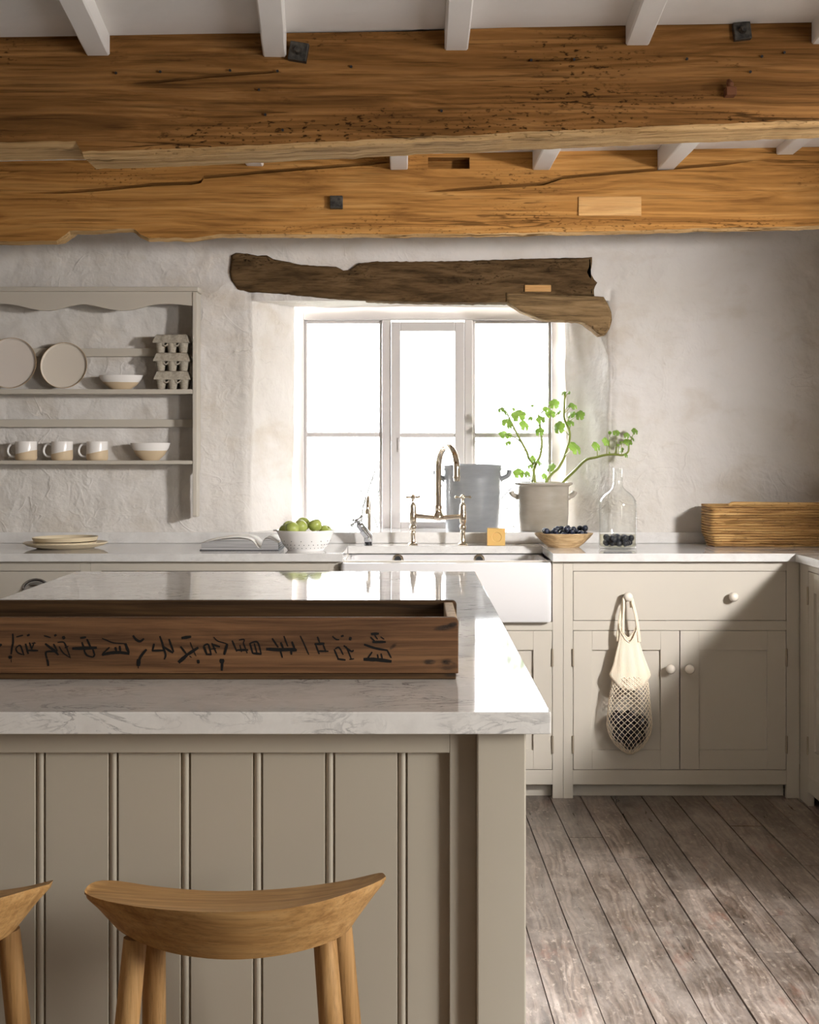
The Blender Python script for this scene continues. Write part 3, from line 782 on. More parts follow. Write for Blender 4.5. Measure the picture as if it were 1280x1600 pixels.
def cabinet(label, x0, x1, openings, face=YF, xf=None, left=0.038, right=0.038, depth=0.56, loc=None, top=ZB, zrail=0.0512, legs=True):
    """face frame with openings = list of (xa, xb, za, zb); legs down to the floor, plinth set back"""
    r = thing('base_cabinet', label, 'cabinet', loc or ((x0+x1)/2, face+depth/2, 0))
    mb = MB(xf); t = 0.022
    mb.box(x0, x0+left, face, face+t, 0, top); mb.box(x1-right, x1, face, face+t, 0, top)
    # rails between the stiles: fill everything that is not an opening
    zsx = sorted(set([zrail, top]+[o[2] for o in openings]+[o[3] for o in openings]))
    for za, zb in zip(zsx, zsx[1:]):
        if zb-za < 1e-4: continue
        spans = sorted((o[0], o[1]) for o in openings if o[2] <= za+1e-5 and o[3] >= zb-1e-5)
        cur = x0+left
        for a, b in spans:
            if a > cur+1e-4: mb.box(cur, a, face, face+t, za, zb)
            cur = max(cur, b)
        if x1-right > cur+1e-4: mb.box(cur, x1-right, face, face+t, za, zb)
    mb.build('face_frame', GREIGE, r, bevel=0.0012)
    b = MB(xf); b.box(x0+0.002, x1-0.002, face+t+0.001, face+t+0.016, zrail, top); b.box(x0+0.002, x0+0.02, face+t+0.016, face+depth, 0.03, top); b.box(x1-0.02, x1-0.002, face+t+0.016, face+depth, 0.03, top)
    b.build('carcass', GREIGE, r)
    MB(xf).box(x0+left, x1-right, face+0.045, face+0.060, 0, zrail+0.01).build('plinth', GREIGE, r)
    return r
Z1, Z2, Z3, Z4 = 0.844, 0.659, 0.6235, 0.1056      # drawer top, drawer bottom, door top, door bottom
Xs = lambda px: fx(px, YF)
# right hand cabinet: a wide drawer over two doors
xa, xb, xc = Xs(895.5), Xs(1062.5), Xs(1229)
cr = cabinet('greige base cabinet with the net bag hanging on it, right of the sink', Xs(880.3), 1.4475, [(xa, xc, Z2, Z1), (xa, xc, Z4, Z3)], left=xa-Xs(880.3), right=1.4475-xc)
d = slab(xa, xc, Z2, Z1, YF, cr); knob(Xs(980), fz(931.5, YF), YF, d); knob(Xs(1144), fz(931.5, YF), YF, d)
d = door(xa, xb, Z4, Z3, YF, cr); knob(Xs(1046), fz(1044, YF), YF, d)
d = door(xb, xc, Z4, Z3, YF, cr); knob(Xs(1075.5), fz(1044, YF), YF, d)
for hx in (xa, xc):
    for hy in (1027, 1163): hinge(hx, fz(hy, YF), YF, cr)
# sink cabinet
sa, sb_, sm = Xs(531)+0.03, Xs(863.5), None
ss = cabinet('greige base cabinet with doors below the white butler sink', Xs(530), Xs(879.9), [(Xs(545), sb_, Z4, Z3), (Xs(530)+0.012, sb_, 0.655, ZB)], left=0.012, right=Xs(879.9)-sb_)
sm = (Xs(545)+sb_)/2
d = door(Xs(545), sm, Z4, Z3, YF, ss); knob(sm-0.035, fz(1044, YF), YF, d)
d = door(sm, sb_, Z4, Z3, YF, ss); knob(sm+0.035, fz(1044, YF), YF, d)
for hy in (1027, 1163): hinge(sb_, fz(hy, YF), YF, ss)
# left cabinets
xl0, xl1 = Xs(141.5), Xs(529.6)
lc = cabinet('greige base cabinet half hidden by the island, left of the sink', xl0, xl1, [(xl0+0.04, xl1-0.04, Z2, Z1-0.0), (xl0+0.04, xl1-0.04, Z4, Z3)])
d = slab(xl0+0.04, xl1-0.04, Z2, Z1, YF, lc); knob(-0.95, 0.75, YF, d); knob(-0.5, 0.75, YF, d)
mid = (xl0+xl1)/2
d = door(xl0+0.04, mid, Z4, Z3, YF, lc); knob(mid-0.035, 0.483, YF, d)
d = door(mid, xl1-0.04, Z4, Z3, YF, lc); knob(mid+0.035, 0.483, YF, d)
ll0 = -2.30
l2 = cabinet('greige drawer cabinet with chrome cup pulls at the far left of the worktop', ll0, xl0-0.0006, [(ll0+0.04, xl0-0.0325, Z4, Z1)])
def cup(x, z, parent):
    mb = MB(); n = 20; m_ = 8; rx, rz, dp = 0.045, 0.034, 0.026
    us = [PI*i/n for i in range(n+1)]
    mb.grid(lambda u, v: (x+rx*math.cos(u)*math.cos(v), YF-0.002-dp*math.sin(v), z+rz*math.sin(u)*math.cos(v)), us, [PI/2*j/m_ for j in range(m_+1)])
    mb.tube([(x+(rx+0.004)*math.cos(u), YF-0.002, z+(rz+0.004)*math.sin(u)) for u in us], 0.004, 8)
    mb.tube([(x-rx, YF-0.003, z), (x-rx, YF-0.026, z-0.001), (x+rx, YF-0.026, z-0.001), (x+rx, YF-0.003, z)][0:1]+[(x+rx*math.cos(u), YF-0.004-dp*math.sin(u), z) for u in us[::-1]], 0.0025, 8)
    return mb.build('cup_pull', CHROME, parent, smooth='all')
zz = [Z1, Z2-0.0, 0.47, 0.29, Z4]
for za, zb in zip(zz[1:], zz):
    d = slab(ll0+0.04, xl0-0.0325, za, zb, YF, l2)
    zc_ = fz(921, YF) if zb == Z1 else (za+zb)/2
    cup(Xs(57), zc_, d); cup(-2.05, zc_, d)
# right run, seen edge on: local x runs from the corner towards the camera
XE = 1.4480
rx_ = lambda v: Vector((XE+(v.y), YF-0.0007-v.x, v.z))
rr = cabinet('greige base cabinet run turning the corner along the right wall', 0.0, 1.6, [(0.118, 0.60, Z4+0.004, 0.853), (0.66, 1.14, Z4+0.004, 0.853)], face=0.0, xf=rx_, left=0.118, right=0.10, loc=(XE+0.3, 4.7, 0), zrail=0.0512)
for a, b in ((0.118, 0.60), (0.66, 1.14)):
    d = door(a, b, Z4+0.004, 0.853, 0.0, rr, xf=rx_, rb=0.1)
    knob(b-0.04, 0.62, 0.0, d, xf=rx_)
    for hz in (0.765, 0.22): hinge(a, hz, 0.0, rr, xf=rx_)
# ---------------------------------------------------------------- worktops
def worktop(label, loc):
    return thing('worktop', label, 'worktop', loc)
XRE = 1.4250
wl = worktop('white quartz worktop left of the sink holding plates and book', (-1.3, 5.75, ZB))
MB().box(-2.35, fx(536, YC), YC, YU-0.0005, ZB, ZT).build('slab', QUARTZP, wl, bevel=0.0015)
tag(MB().box(-2.35, OX0, YU, YU+0.028, ZT+0.0004, ZU).build('upstand', QUARTZP, bevel=0.001), 'low white quartz upstand on the wall behind the left worktop', 'splashback')
wr = worktop('white quartz worktop right of the sink holding bottle and basket', (1.3, 5.75, ZB))
xw = fx(864, YC)
MB().box(xw, XR, YC, YU-0.0005, ZB, ZT).build('slab', QUARTZP, wr, bevel=0.0015)
tag(MB().box(OX1, XR, YU, YU+0.028, ZT+0.0004, ZU).build('upstand', QUARTZP, bevel=0.001), 'low white quartz upstand on the wall behind the right worktop', 'splashback')
wrr = worktop('white quartz worktop strip running along the right wall', (1.75, 4.0, ZB))
MB().box(XRE, XR, 3.85, YC-0.0006, ZB, ZT).build('slab', QUARTZP, wrr, bevel=0.0015)
ws = worktop('narrow white quartz ledge behind the sink carrying the taps', (0.13, 5.95, ZB))
YLG = 5.868
MB().box(fx(536, YC)+0.0006, xw-0.0006, YLG, YU-0.0005, ZB, ZT).build('slab', QUARTZP, ws, bevel=0.0015)
tag(MB().box(OX0+0.0005, OX1-0.0005, YU, YI+0.015, ZT+0.0004, ZU).build('window_sill', QUARTZP, bevel=0.001), 'white quartz window sill with raised front edge behind the taps', 'sill')

# ---------------------------------------------------------------- butler sink
sx0, sx1 = fx(530.5, YC-0.012)+0.004, fx(862.5, YC-0.012)
ys0, ys1 = YC-0.012, 5.905
zt_, zb_ = 0.8765, 0.657
sk = thing('butler_sink', 'white fireclay butler sink with double bowl under the taps', 'sink', ((sx0+sx1)/2, (ys0+ys1)/2, zb_))
def sink_mesh():
    mb = MB()
    w_ = 0.022
    x0, x1 = sx0, sx1; xm = (x0+x1)/2
    mb.box(x0, x1, ys0, ys0+w_, zb_, zt_); mb.box(x0, x1, ys1-w_, ys1, zb_, zt_)
    mb.box(x0, x0+w_, ys0+w_, ys1-w_, zb_, zt_); mb.box(x1-w_, x1, ys0+w_, ys1-w_, zb_, zt_)
    mb.box(xm-0.014, xm+0.014, ys0+w_, ys1-w_, zb_+0.03, zt_-0.035)
    mb.box(x0+w_, x1-w_, ys0+w_, ys1-w_, zb_, zb_+0.03)
    return mb
sb2 = MB(); 
# rounded outer shell
def rrect(x0, x1, y0, y1, r, n=6):
    out = []
    for cx_, cy_, a0 in ((x1-r, y1-r, 0), (x0+r, y1-r, PI/2), (x0+r, y0+r, PI), (x1-r, y0+r, 1.5*PI)):
        out += [(cx_+r*math.cos(a0+PI/2*i/n), cy_+r*math.sin(a0+PI/2*i/n)) for i in range(n+1)]
    return out
def shell(mb, rings):
    n = len(rings[0][0]); vs = []
    for poly, z in rings: vs += [(p[0], p[1], z) for p in poly]
    fs = [(i*n+k, i*n+(k+1) % n, (i+1)*n+(k+1) % n, (i+1)*n+k) for i in range(len(rings)-1) for k in range(n)]
    fs += [tuple(range(n)), tuple((len(rings)-1)*n+k for k in range(n))]
    mb.add(vs, fs)
shell(sb2, [(rrect(sx0+0.004, sx1-0.004, ys0+0.004, ys1-0.004, 0.016), zb_), (rrect(sx0, sx1, ys0, ys1, 0.018), zb_+0.006), (rrect(sx0, sx1, ys0, ys1, 0.018), zt_-0.006), (rrect(sx0+0.002, sx1-0.002, ys0+0.002, ys1-0.002, 0.018), zt_-0.0015),
            (rrect(sx0+0.006, sx1-0.006, ys0+0.006, ys1-0.006, 0.018), zt_), (rrect(sx0+0.02, sx1-0.02, ys0+0.02, ys1-0.02, 0.02), zt_), (rrect(sx0+0.026, sx1-0.026, ys0+0.026, ys1-0.026, 0.03), zt_-0.006),
            (rrect(sx0+0.030, sx1-0.030, ys0+0.03, ys1-0.03, 0.04), zb_+0.045), (rrect(sx0+0.06, sx1-0.06, ys0+0.06, ys1-0.06, 0.04), zb_+0.028)])
sko = sb2.build('basin', CERAMIC, sk, smooth=True)
xm = (sx0+sx1)/2
MB().box(xm-0.015, xm+0.015, ys0+0.026, ys1-0.026, zb_+0.02, zt_-0.03).build('divider', CERAMIC, sk, bevel=0.008, segs=3)
for px in (622, 749):
    c0 = P(px, 879, ys1-0.03)
    ov = MB().lathe([(0, 0.001), (0.014, 0.001), (0.017, 0.004), (0.021, 0.002), (0.022, 0)], 24, (c0.x, ys1-0.0285, 0.855), axis=(0, -1, 0)).build('overflow_ring', NICKEL, sk, smooth=True)
    MB().lathe([(0, 0), (0.0135, 0), (0.0135, 0.003), (0, 0.003)], 20, (c0.x, ys1-0.028, 0.855), axis=(0, -1, 0)).build('overflow_hole', BLACK, ov)

# ---------------------------------------------------------------- taps
YT = 5.925
k_ = YT/F
def tz(py): return fz(py, YT)
def tx(px): return fx(px, YT)
tp = thing('bridge_mixer_tap', 'polished nickel bridge mixer tap with arched spout behind the sink', 'tap', (tx(685), YT, ZT))
zb0 = ZT
hb = MB()
zbr = tz(806)
hb.tube(smoothline([(tx(650), YT, zbr), (tx(660), YT, zbr-0.003), (tx(672), YT, zbr-0.006), (tx(685), YT, zbr-0.007), (tx(698), YT, zbr-0.006), (tx(711), YT, zbr-0.003), (tx(722), YT, zbr)], 5), [0.0098]*31, 14)
hb.lathe([(0, -0.016), (0.010, -0.015), (0.020, -0.010), (0.024, -0.003), (0.021, 0.006), (0.015, 0.018), (0.0125, 0.030), (0.0145, 0.033), (0.0145, 0.040), (0.011, 0.042), (0, 0.042)], 28, (tx(685), YT, zbr-0.004))
hb.build('bridge', NICKEL, tp, smooth='all')
# spout: up, over, down - turned towards the room
ang = math.radians(-68)
dirv = Vector((math.cos(ang), math.sin(ang), 0))
base = Vector((tx(685), YT, zbr+0.034)); rad = 0.092
ztopc = tz(697)-rad
pts = [base, Vector((base.x, base.y, ztopc-0.05)), Vector((base.x, base.y, ztopc))]
pts += [base*0+Vector((base.x, base.y, ztopc))+dirv*(rad-rad*math.cos(a))+Vector((0, 0, rad*1.0*math.sin(a))) for a in [PI*i/18 for i in range(1, 18)]]
endp = Vector((base.x, base.y, ztopc))+dirv*2*rad
zend = CZ-(752-CY)/F*endp.y
pts += [endp+Vector((0, 0, -0.002)), Vector((endp.x, endp.y, zend+0.018)), Vector((endp.x, endp.y, zend+0.008))]
sp = MB().tube(pts, 0.0122, 18).build('spout', NICKEL, tp, smooth=True)
MB().lathe([(0.010, 0.022), (0.0138, 0.021), (0.0145, 0.014), (0.0128, 0.011), (0.0128, 0.003), (0.0105, 0), (0, 0.001)], 22, (endp.x, endp.y, zend)).build('aerator', NICKEL, sp, smooth=True)
MB().lathe([(0.0108, 0), (0.0145, 0.001), (0.0145, 0.007), (0.0125, 0.010), (0.0108, 0.012)], 22, base).build('collar', NICKEL, sp, smooth=True)
for px, rot in ((645.5, 0.55), (723.5, 0.12)):
    x = tx(px)
    pl = MB().lathe([(0, 0), (0.019, 0), (0.020, 0.003), (0.017, 0.007), (0.011, 0.010), (0.009, 0.016), (0.0088, 0.048), (0.0105, 0.050), (0.0105, 0.055), (0.0088, 0.058), (0.0125, 0.064), (0.0135, 0.072), (0.0125, 0.079),
                     (0.0095, 0.082), (0.0105, 0.086), (0.0135, 0.092), (0.0145, 0.105), (0.0150, 0.128), (0.0135, 0.132), (0.0135, 0.136), (0.0125, 0.139), (0.0125, 0.158), (0.0115, 0.162), (0.0075, 0.168), (0.006, 0.173), (0.006, 0.184), (0, 0.184)], 26, (x, YT, ZT)).build('pillar', NICKEL, tp, smooth=True)
    h = MB(); zc_ = ZT+0.193
    h.lathe([(0, -0.009), (0.007, -0.009), (0.0095, -0.004), (0.0095, 0.004), (0.007, 0.008), (0.004, 0.0105), (0, 0.011)], 18, (x, YT, zc_))
    for q in range(4):
        a = rot+q*PI/2; dd = Vector((math.cos(a), math.sin(a), 0)); c0 = Vector((x, YT, zc_))
        h.tube([c0+dd*0.007, c0+dd*0.014, c0+dd*0.022, c0+dd*0.027], [0.0042, 0.0034, 0.0036, 0.0048], 10)
        h.ball(c0+dd*0.0285, 0.0058, 12, 8)
    h.build('cross_handle', NICKEL, pl, smooth='all')
# small filter tap
YK = 5.945
fp = thing('filter_tap', 'small angled chrome filter tap with thin spout left of the bridge tap', 'tap', (fx(574, YK), YK, ZT))
bx_ = fx(575.5, YK)
MB().lathe([(0, 0), (0.016, 0), (0.016, 0.003), (0.0145, 0.004), (0.0145, 0.012), (0, 0.012)], 24, (bx_, YK, ZT)).build('base_ring', BLACK, fp, smooth=True)
body = MB(); p0 = Vector((bx_, YK, ZT+0.012)); p1 = Vector((bx_, YK, fz(838, YK))); p2 = P(560.5, 818, YK-0.02)
body.tube([p0, p0+Vector((0, 0, 0.002)), p1], [0.0165, 0.0175, 0.0172], 24)
body.ball(p1, 0.0173, 20, 12)
body.tube([p1, p1+(p2-p1)*0.55, p1+(p2-p1)*0.56, p1+(p2-p1)*0.9, p2], [0.0172, 0.0168, 0.0152, 0.0150, 0.0115], 24)
bo = body.build('body', CHROME, fp, smooth=True)
ax = (p2-p1).normalized(); hc = p2+ax*0.014
h = MB(); h.tube([p2, hc-ax*0.004], 0.0075, 14); h.ball(hc, 0.010, 16, 10)
s1 = ax.cross(Vector((0, 1, 0))).normalized(); s2 = ax.cross(s1).normalized()
for q in range(4):
    a = 0.35+q*PI/2; dd = s1*math.cos(a)+s2*math.sin(a)
    h.tube([hc+dd*0.006, hc+dd*0.016, hc+dd*0.024], [0.0056, 0.0046, 0.0052], 10); h.ball(hc+dd*0.0275, 0.0070, 10, 8)
h.build('cross_handle', CHROME, bo, smooth='all')
sx_ = fx(577, YK)
pts = [(sx_, YK+0.008, ZT+0.02), (sx_, YK+0.008, fz(800, YK)), (sx_, YK+0.006, fz(790, YK))]
rr_ = 0.055; zz0 = fz(774, YK)-rr_
pts = [Vector((sx_, YK+0.01, ZT+0.02)), Vector((sx_, YK+0.01, zz0))]+[Vector((sx_-0.004*i/14, YK+0.01-rr_+rr_*math.cos(PI*i/14), zz0+rr_*math.sin(PI*i/14))) for i in range(1, 15)]
pts += [pts[-1]+Vector((0, 0, -0.012))]
so = MB().tube(pts, 0.0068, 12).build('spout', NICKEL, fp, smooth=True)
MB().tube([pts[-1]+Vector((0, 0, 0.014)), pts[-1]+Vector((0, 0, -0.004))], 0.0092, 14).build('nozzle', NICKEL, so, smooth=True)

# soap block
ysp = 5.925; xs0 = fx(775.5, ysp)
so = MB().box(-0.036, 0.036, -0.030, 0.030, 0, 0.068)
so_o = so.build('soap_block', SOAP, None, local=True, bevel=0.004, segs=3)
cutter = MB().lathe([(0, 0), (0.019, 0), (0.019, 0.02), (0, 0.02)], 36, (0.002, -0.0275, 0.034), axis=(0, -1, 0)).build('cutter', None, local=True)
so_o.modifiers.clear(); cut(so_o, cutter)
b = so_o.modifiers.new('bevel', 'BEVEL'); b.width = 0.002; b.segments = 2; b.limit_method = 'ANGLE'
so_o.location = (xs0, ysp, ZT); so_o.rotation_euler = (0, 0, math.radians(-3.5)); tag(so_o, 'ochre soap block with a round stamp right of the taps', 'soap')

# ---------------------------------------------------------------- crocks on the sill
def crock_prof(h, rb, rm, rr, wall=0.010):
    return [(0, 0), (rb*0.96, 0), (rb, 0.005), (rm, h*0.35), (rm*1.005, h*0.78), (rm*1.01, h*0.90), (rm*1.05, h*0.925), (rr, h*0.95), (rr+0.001, h*0.985), (rr-0.004, h),
            (rr-wall, h), (rm-wall, h*0.93), (rm-wall, h*0.3), (rb-wall, 0.015), (0, 0.015)]
YP = 6.175
def lug(mb, cx, side, z, r0, up, out, th):
    a = Vector((cx+side*(r0-0.012), YP, z-up*0.75))
    mb.tube(smoothline([a, a+Vector((side*0.014, 0, up*0.25)), a+Vector((side*(out-0.006), 0, up*0.75)), a+Vector((side*out, 0, up*1.5))], 6), [th*1.9]+[th*1.6]*5+[th*1.3]*8+[th*1.35]*4+[th*1.0], 14, flat=1.7)
cg = thing('stoneware_crock', 'tall pale grey stoneware crock on the sill behind the tap', 'crock', (fx(738.5, YP), YP, ZU))
MB().lathe(crock_prof(0.278, 0.112, 0.120, 0.1265), 64, (fx(738.5, YP), YP, ZU)).build('pot', CROCKG, cg, smooth=True)
for sd in (-1, 1):
    mb = MB(); lug(mb, fx(738.5, YP), sd, ZU+0.232, 0.120, 0.030, 0.047, 0.0085); mb.build('lug_handle', CROCKG, cg, smooth='all')
xp = fx(848.5, YP)
pp = thing('potted_plant', 'leafy green plant in a cream stoneware crock on the sill', 'plant', (xp, YP, ZU))
MB().lathe(crock_prof(0.203, 0.102, 0.107, 0.1235), 64, (xp, YP, ZU)).build('pot', CROCKC, pp, smooth=True)
for sd in (-1, 1):
    mb = MB(); lug(mb, xp, sd, ZU+0.152, 0.110, 0.018, 0.036, 0.0085); mb.build('lug_handle', CROCKC, pp, smooth='all')
MB().lathe([(0, 0.012), (0.05, 0.016), (0.098, 0.008), (0.098, -0.03), (0, -0.03)], 30, (xp, YP, ZU+0.165)).build('soil', SOIL, pp, smooth='all')
A = lambda u, v: (770+u/8.533, 610+v/8.533)
B = lambda u, v: (880+u/9.846, 640+v/9.846)
def stem(pts, rad, dep):
    ps = [P(px, py, YP+d) for (px, py), d in zip(pts, dep)]
    ps[0] = ps[0] if ps[0].z > ZU+0.2 else ps[0]
    sm_ = smoothline(ps, 5); n = len(sm_)
    return sm_, MB().tube(sm_, [rad*1.55*(1-0.4*i/(n-1)) for i in range(n)], 8)
base_in = lambda px: (px, 763)
stems = [
    ([base_in(832), A(545, 1080), A(535, 980), A(480, 900), A(455, 820), A(380, 680), A(300, 530), A(215, 360)], 0.0042, [0, 0, 0, 0.01, 0.01, 0.0, -0.01, -0.01]),
    ([base_in(836), A(560, 1180), A(550, 1090), A(570, 990), A(630, 880), A(655, 720), A(640, 540), A(608, 330)], 0.0046, [-0.02]*8),
    ([base_in(852), A(725, 1195), A(800, 1100), A(870, 1040), A(950, 900), A(990, 780), A(1018, 690), A(1025, 550), A(960, 390), A(950, 290), A(965, 30)], 0.0044, [0.0, 0, 0, -0.01, -0.02, -0.03, -0.04, -0.05, -0.05, -0.05, -0.05]),
    ([base_in(872), A(960, 1200), A(1100, 1065), B(350, 775), B(500, 735), B(640, 700), B(800, 690), B(920, 700), B(1000, 650), B(1010, 560)], 0.0042, [-0.03, -0.04, -0.07, -0.12, -0.15, -0.17, -0.19, -0.2, -0.2, -0.2])]
leaves = [[], [], [], []]
for u, v, r, s_ in ((110, 250, 48, 0), (180, 290, 46, 0), (345, 322, 98, 0), (190, 420, 72, 0), (225, 482, 36, 0), (430, 462, 78, 0), (160, 582, 74, 0), (205, 698, 42, 0), (215, 600, 40, 0), (290, 255, 34, 0), (350, 1098, 76, 0),
                    (640, 385, 62, 1), (625, 545, 62, 1), (720, 250, 54, 1), (770, 305, 68, 1), (820, 175, 68, 1), (870, 290, 42, 1), (500, 375, 34, 1), (525, 205, 24, 1), (545, 915, 52, 1), (630, 960, 54, 1), (465, 1118, 46, 1), (500, 1010, 40, 1),
                    (880, 490, 84, 2), (1040, 430, 54, 2), (1080, 200, 62, 2), (1010, 205, 36, 2), (1050, 315, 60, 2), (1160, 330, 66, 2), (1110, 760, 98, 2), (770, 1020, 68, 2), (695, 1145, 46, 2), (945, 32, 36, 2), (1015, 30, 24, 2)):
    leaves[s_].append((*A(u, v), r/8.533))
for u, v, r in ((520, 560, 78), (670, 490, 72), (820, 350, 58), (720, 355, 28), (1110, 330, 56), (980, 395, 48), (1080, 440, 62), (1000, 490, 72), (895, 620, 44), (975, 700, 42), (900, 500, 30), (720, 660, 24), (850, 545, 22)):
    leaves[3].append((*B(u, v), r/9.846))
rl = random.Random(4)
def leaf(mb, c, r, droop, yaw, roll):
    # scalloped five-lobed blade, cupped, hanging on a petiole
    n = 30; M3 = Matrix.Rotation(yaw, 3, 'Z') @ Matrix.Rotation(droop, 3, 'X') @ Matrix.Rotation(roll, 3, 'Y')
    out = []
    for i in range(n):
        a = -PI/2+0.18+(2*PI-0.36)*i/(n-1)
        q = 0.80+0.16*abs(math.cos(2.5*(a-PI/2)))+0.06*math.cos(11*a)
        out.append((q*math.cos(a), q*math.sin(a)))
    vs = [M3 @ Vector((0, -0.25*r, 0))+c]; fs = []
    for t in (0.5, 1.0):
        for x, y in out:
            d = (x*x+y*y)*t*t
            z = -0.28*d*r+0.05*r*math.cos(5*math.atan2(y, x))*t
            vs.append(M3 @ Vector((x*t*r, (y*t-0.25*(1-t))*r, z))+c)
    for i in range(n-1):
        fs.append((0, 1+i, 2+i)); fs.append((1+i, 1+n+i, 2+n+i, 2+i))
    mb.add(vs, fs)
for (pts, rad, dep), lv in zip(stems, leaves):
    line, tb = stem(pts, rad, dep)
    lmb = MB()
    if len(pts) == 10: tb.tube([P(*B(800, 690), YP-0.19), P(*B(815, 620), YP-0.19), P(*B(812, 565), YP-0.19)], [0.0035, 0.003, 0.002], 8)
    for px, py, r in lv:
        best = min(line, key=lambda q: abs((q.x*F/q.y+CX)-px)+abs((CY-(q.z-CZ)*F/q.y)-(py+14))*0.8)
        yy = best.y+rl.uniform(-0.035, 0.012)
        if px > 900: yy = min(yy, 6.0)
        c0 = P(px, py, yy); rr_ = 1.12*r*yy/F
        tb.tube(smoothline([best, best*0.45+c0*0.55+Vector((0, 0, 0.006)), c0], 3), [0.0019, 0.0018, 0.0017, 0.0016, 0.0015, 0.0014, 0.0014], 6)
        leaf(lmb, c0, rr_, rl.uniform(0.75, 1.4), rl.uniform(-0.7, 0.7), rl.uniform(-0.4, 0.4))
    so = tb.build('stem', STEM, pp, smooth='all')
    lmb.build('leaves', LEAF, so, smooth='all')

# ---------------------------------------------------------------- fruit bowl, bottle
yb = 5.80; xb_ = fx(881, yb)
wb = tag(MB().lathe([(0, 0), (0.060, 0), (0.064, 0.003), (0.082, 0.018), (0.105, 0.040), (0.1165, 0.0535), (0.1155, 0.056), (0.110, 0.053), (0.080, 0.026), (0.055, 0.010), (0, 0.008)], 48, (xb_, yb, ZT), 1.0, 0.74).build('wooden_bowl', BOWLW, None, smooth=True), 'shallow wooden bowl of dark berries on the right worktop', 'bowl')
bm_ = MB().ball((0, 0, 0), 0.0122, 14, 9)
bm_.add([(0.004*math.cos(a), 0.004*math.sin(a), 0.0126) for a in [PI*i/3 for i in range(6)]], [tuple(range(6))])
proto = bm_.build('blueberry', BERRY, None, local=True, smooth='all')
tag(proto, 'dark blue berry heaped in the shallow wooden bowl', 'berry', 'berries in the wooden bowl')
def settle(n, rx, ry, zf, r, rnd, c):
    out = []; tries = 0
    while len(out) < n and tries < 6000:
        tries += 1
        a = rnd.uniform(0, 2*PI); q = math.sqrt(rnd.uniform(0, 1)); x = rx*q*math.cos(a); y = ry*q*math.sin(a); z = zf(q)+r
        for it in range(40):
            hit = [o for o in out if (o[0]-x)**2+(o[1]-y)**2+(o[2]-z)**2 < (1.93*r)**2]
            if not hit: break
            z += 0.002
        if z < c: out.append((x, y, z))
    return out
rb_ = random.Random(11)
pos = settle(40, 0.084, 0.058, lambda q: 0.010+0.030*q*q, 0.0122, rb_, 0.076)
for i, (x, y, z) in enumerate(pos):
    o = proto if i == 0 else proto.copy()
    if i: C.objects.link(o)
    o.location = (xb_+x, yb+y, ZT+z); o.rotation_euler = (rb_.uniform(-1, 1), rb_.uniform(-1, 1), rb_.uniform(0, 6)); o.scale = [rb_.uniform(0.94, 1.04)]*3

ybt = 5.715; xbt = fx(965.5, ybt); rB = 0.0735
bt = thing('glass_bottle', 'clear glass bottle with dark berries in liquid on the right worktop', 'bottle', (xbt, ybt, ZT))
th_ = 0.0032
outer = [(0, 0.004), (0.05, 0.003), (0.064, 0.0), (0.070, 0.002), (rB, 0.008), (rB, 0.165), (0.0725, 0.176), (0.068, 0.190), (0.058, 0.205), (0.044, 0.217), (0.031, 0.227), (0.0225, 0.238), (0.0195, 0.252), (0.0188, 0.300), (0.0192, 0.309), (0.0185, 0.312)]
inner = [(0.0160, 0.312), (0.0155, 0.300), (0.0160, 0.252), (0.0190, 0.240), (0.0285, 0.229), (0.042, 0.2195), (0.0565, 0.207), (0.0655, 0.190), (0.0693, 0.176), (rB-th_, 0.165), (rB-th_, 0.014), (0.066, 0.009), (0.05, 0.0085), (0, 0.009)]
MB().lathe(outer+inner, 64, (xbt, ybt, ZT)).build('bottle_glass', GLASS, bt, smooth=True)
zl = 0.054
MB().lathe([(0, 0.0094), (0.05, 0.0090), (0.0655, 0.0095), (rB-th_-0.0004, 0.0145), (rB-th_-0.0004, zl), (0, zl)], 64, (xbt, ybt, ZT)).build('liquid', WATER, bt, smooth=True)
proto2 = proto.copy(); C.objects.link(proto2); tag(proto2, 'dark berry lying in the liquid at the bottom of the glass bottle', 'berry', 'berries in the bottle')
pos = settle(26, 0.054, 0.054, lambda q: 0.010, 0.0122, rb_, 0.046)
for i, (x, y, z) in enumerate(pos):
    o = proto2 if i == 0 else proto2.copy()
    if i: C.objects.link(o)
    o.location = (xbt+x, ybt+y, ZT+z+0.0006); o.scale = (1, 1, 1)

# ---------------------------------------------------------------- colander of apples
yc2 = 5.635; xc2 = fx(477.5, yc2)
co = thing('colander_bowl', 'white ceramic colander bowl of green apples beside the open book', 'bowl', (xc2, yc2, ZT))
prof = [(0, 0.004), (0.060, 0.004), (0.062, 0), (0.068, 0), (0.070, 0.004), (0.082, 0.016), (0.096, 0.040), (0.108, 0.066), (0.1125, 0.075), (0.112, 0.0775), (0.1085, 0.076), (0.104, 0.066), (0.092, 0.041), (0.077, 0.019), (0.062, 0.011), (0, 0.010)]
cm = MB().lathe(prof, 72, (xc2, yc2, ZT)).build('bowl', WHITEC, co, smooth=True)
lm = MB(); lm.prism([(xc2-0.106, yc2-0.024), (xc2-0.118, yc2-0.02), (xc2-0.124, yc2), (xc2-0.118, yc2+0.02), (xc2-0.106, yc2+0.024)], ZT+0.0715, ZT+0.079, 'xy')
lm.build('lug_handle', WHITEC, co, bevel=0.003)
lm = MB(); lm.prism([(xc2+0.106, yc2-0.024), (xc2+0.106, yc2+0.024), (xc2+0.118, yc2+0.02), (xc2+0.124, yc2), (xc2+0.118, yc2-0.02)], ZT+0.0715, ZT+0.079, 'xy')
lm.build('lug_handle', WHITEC, co, bevel=0.003)
hm = MB()
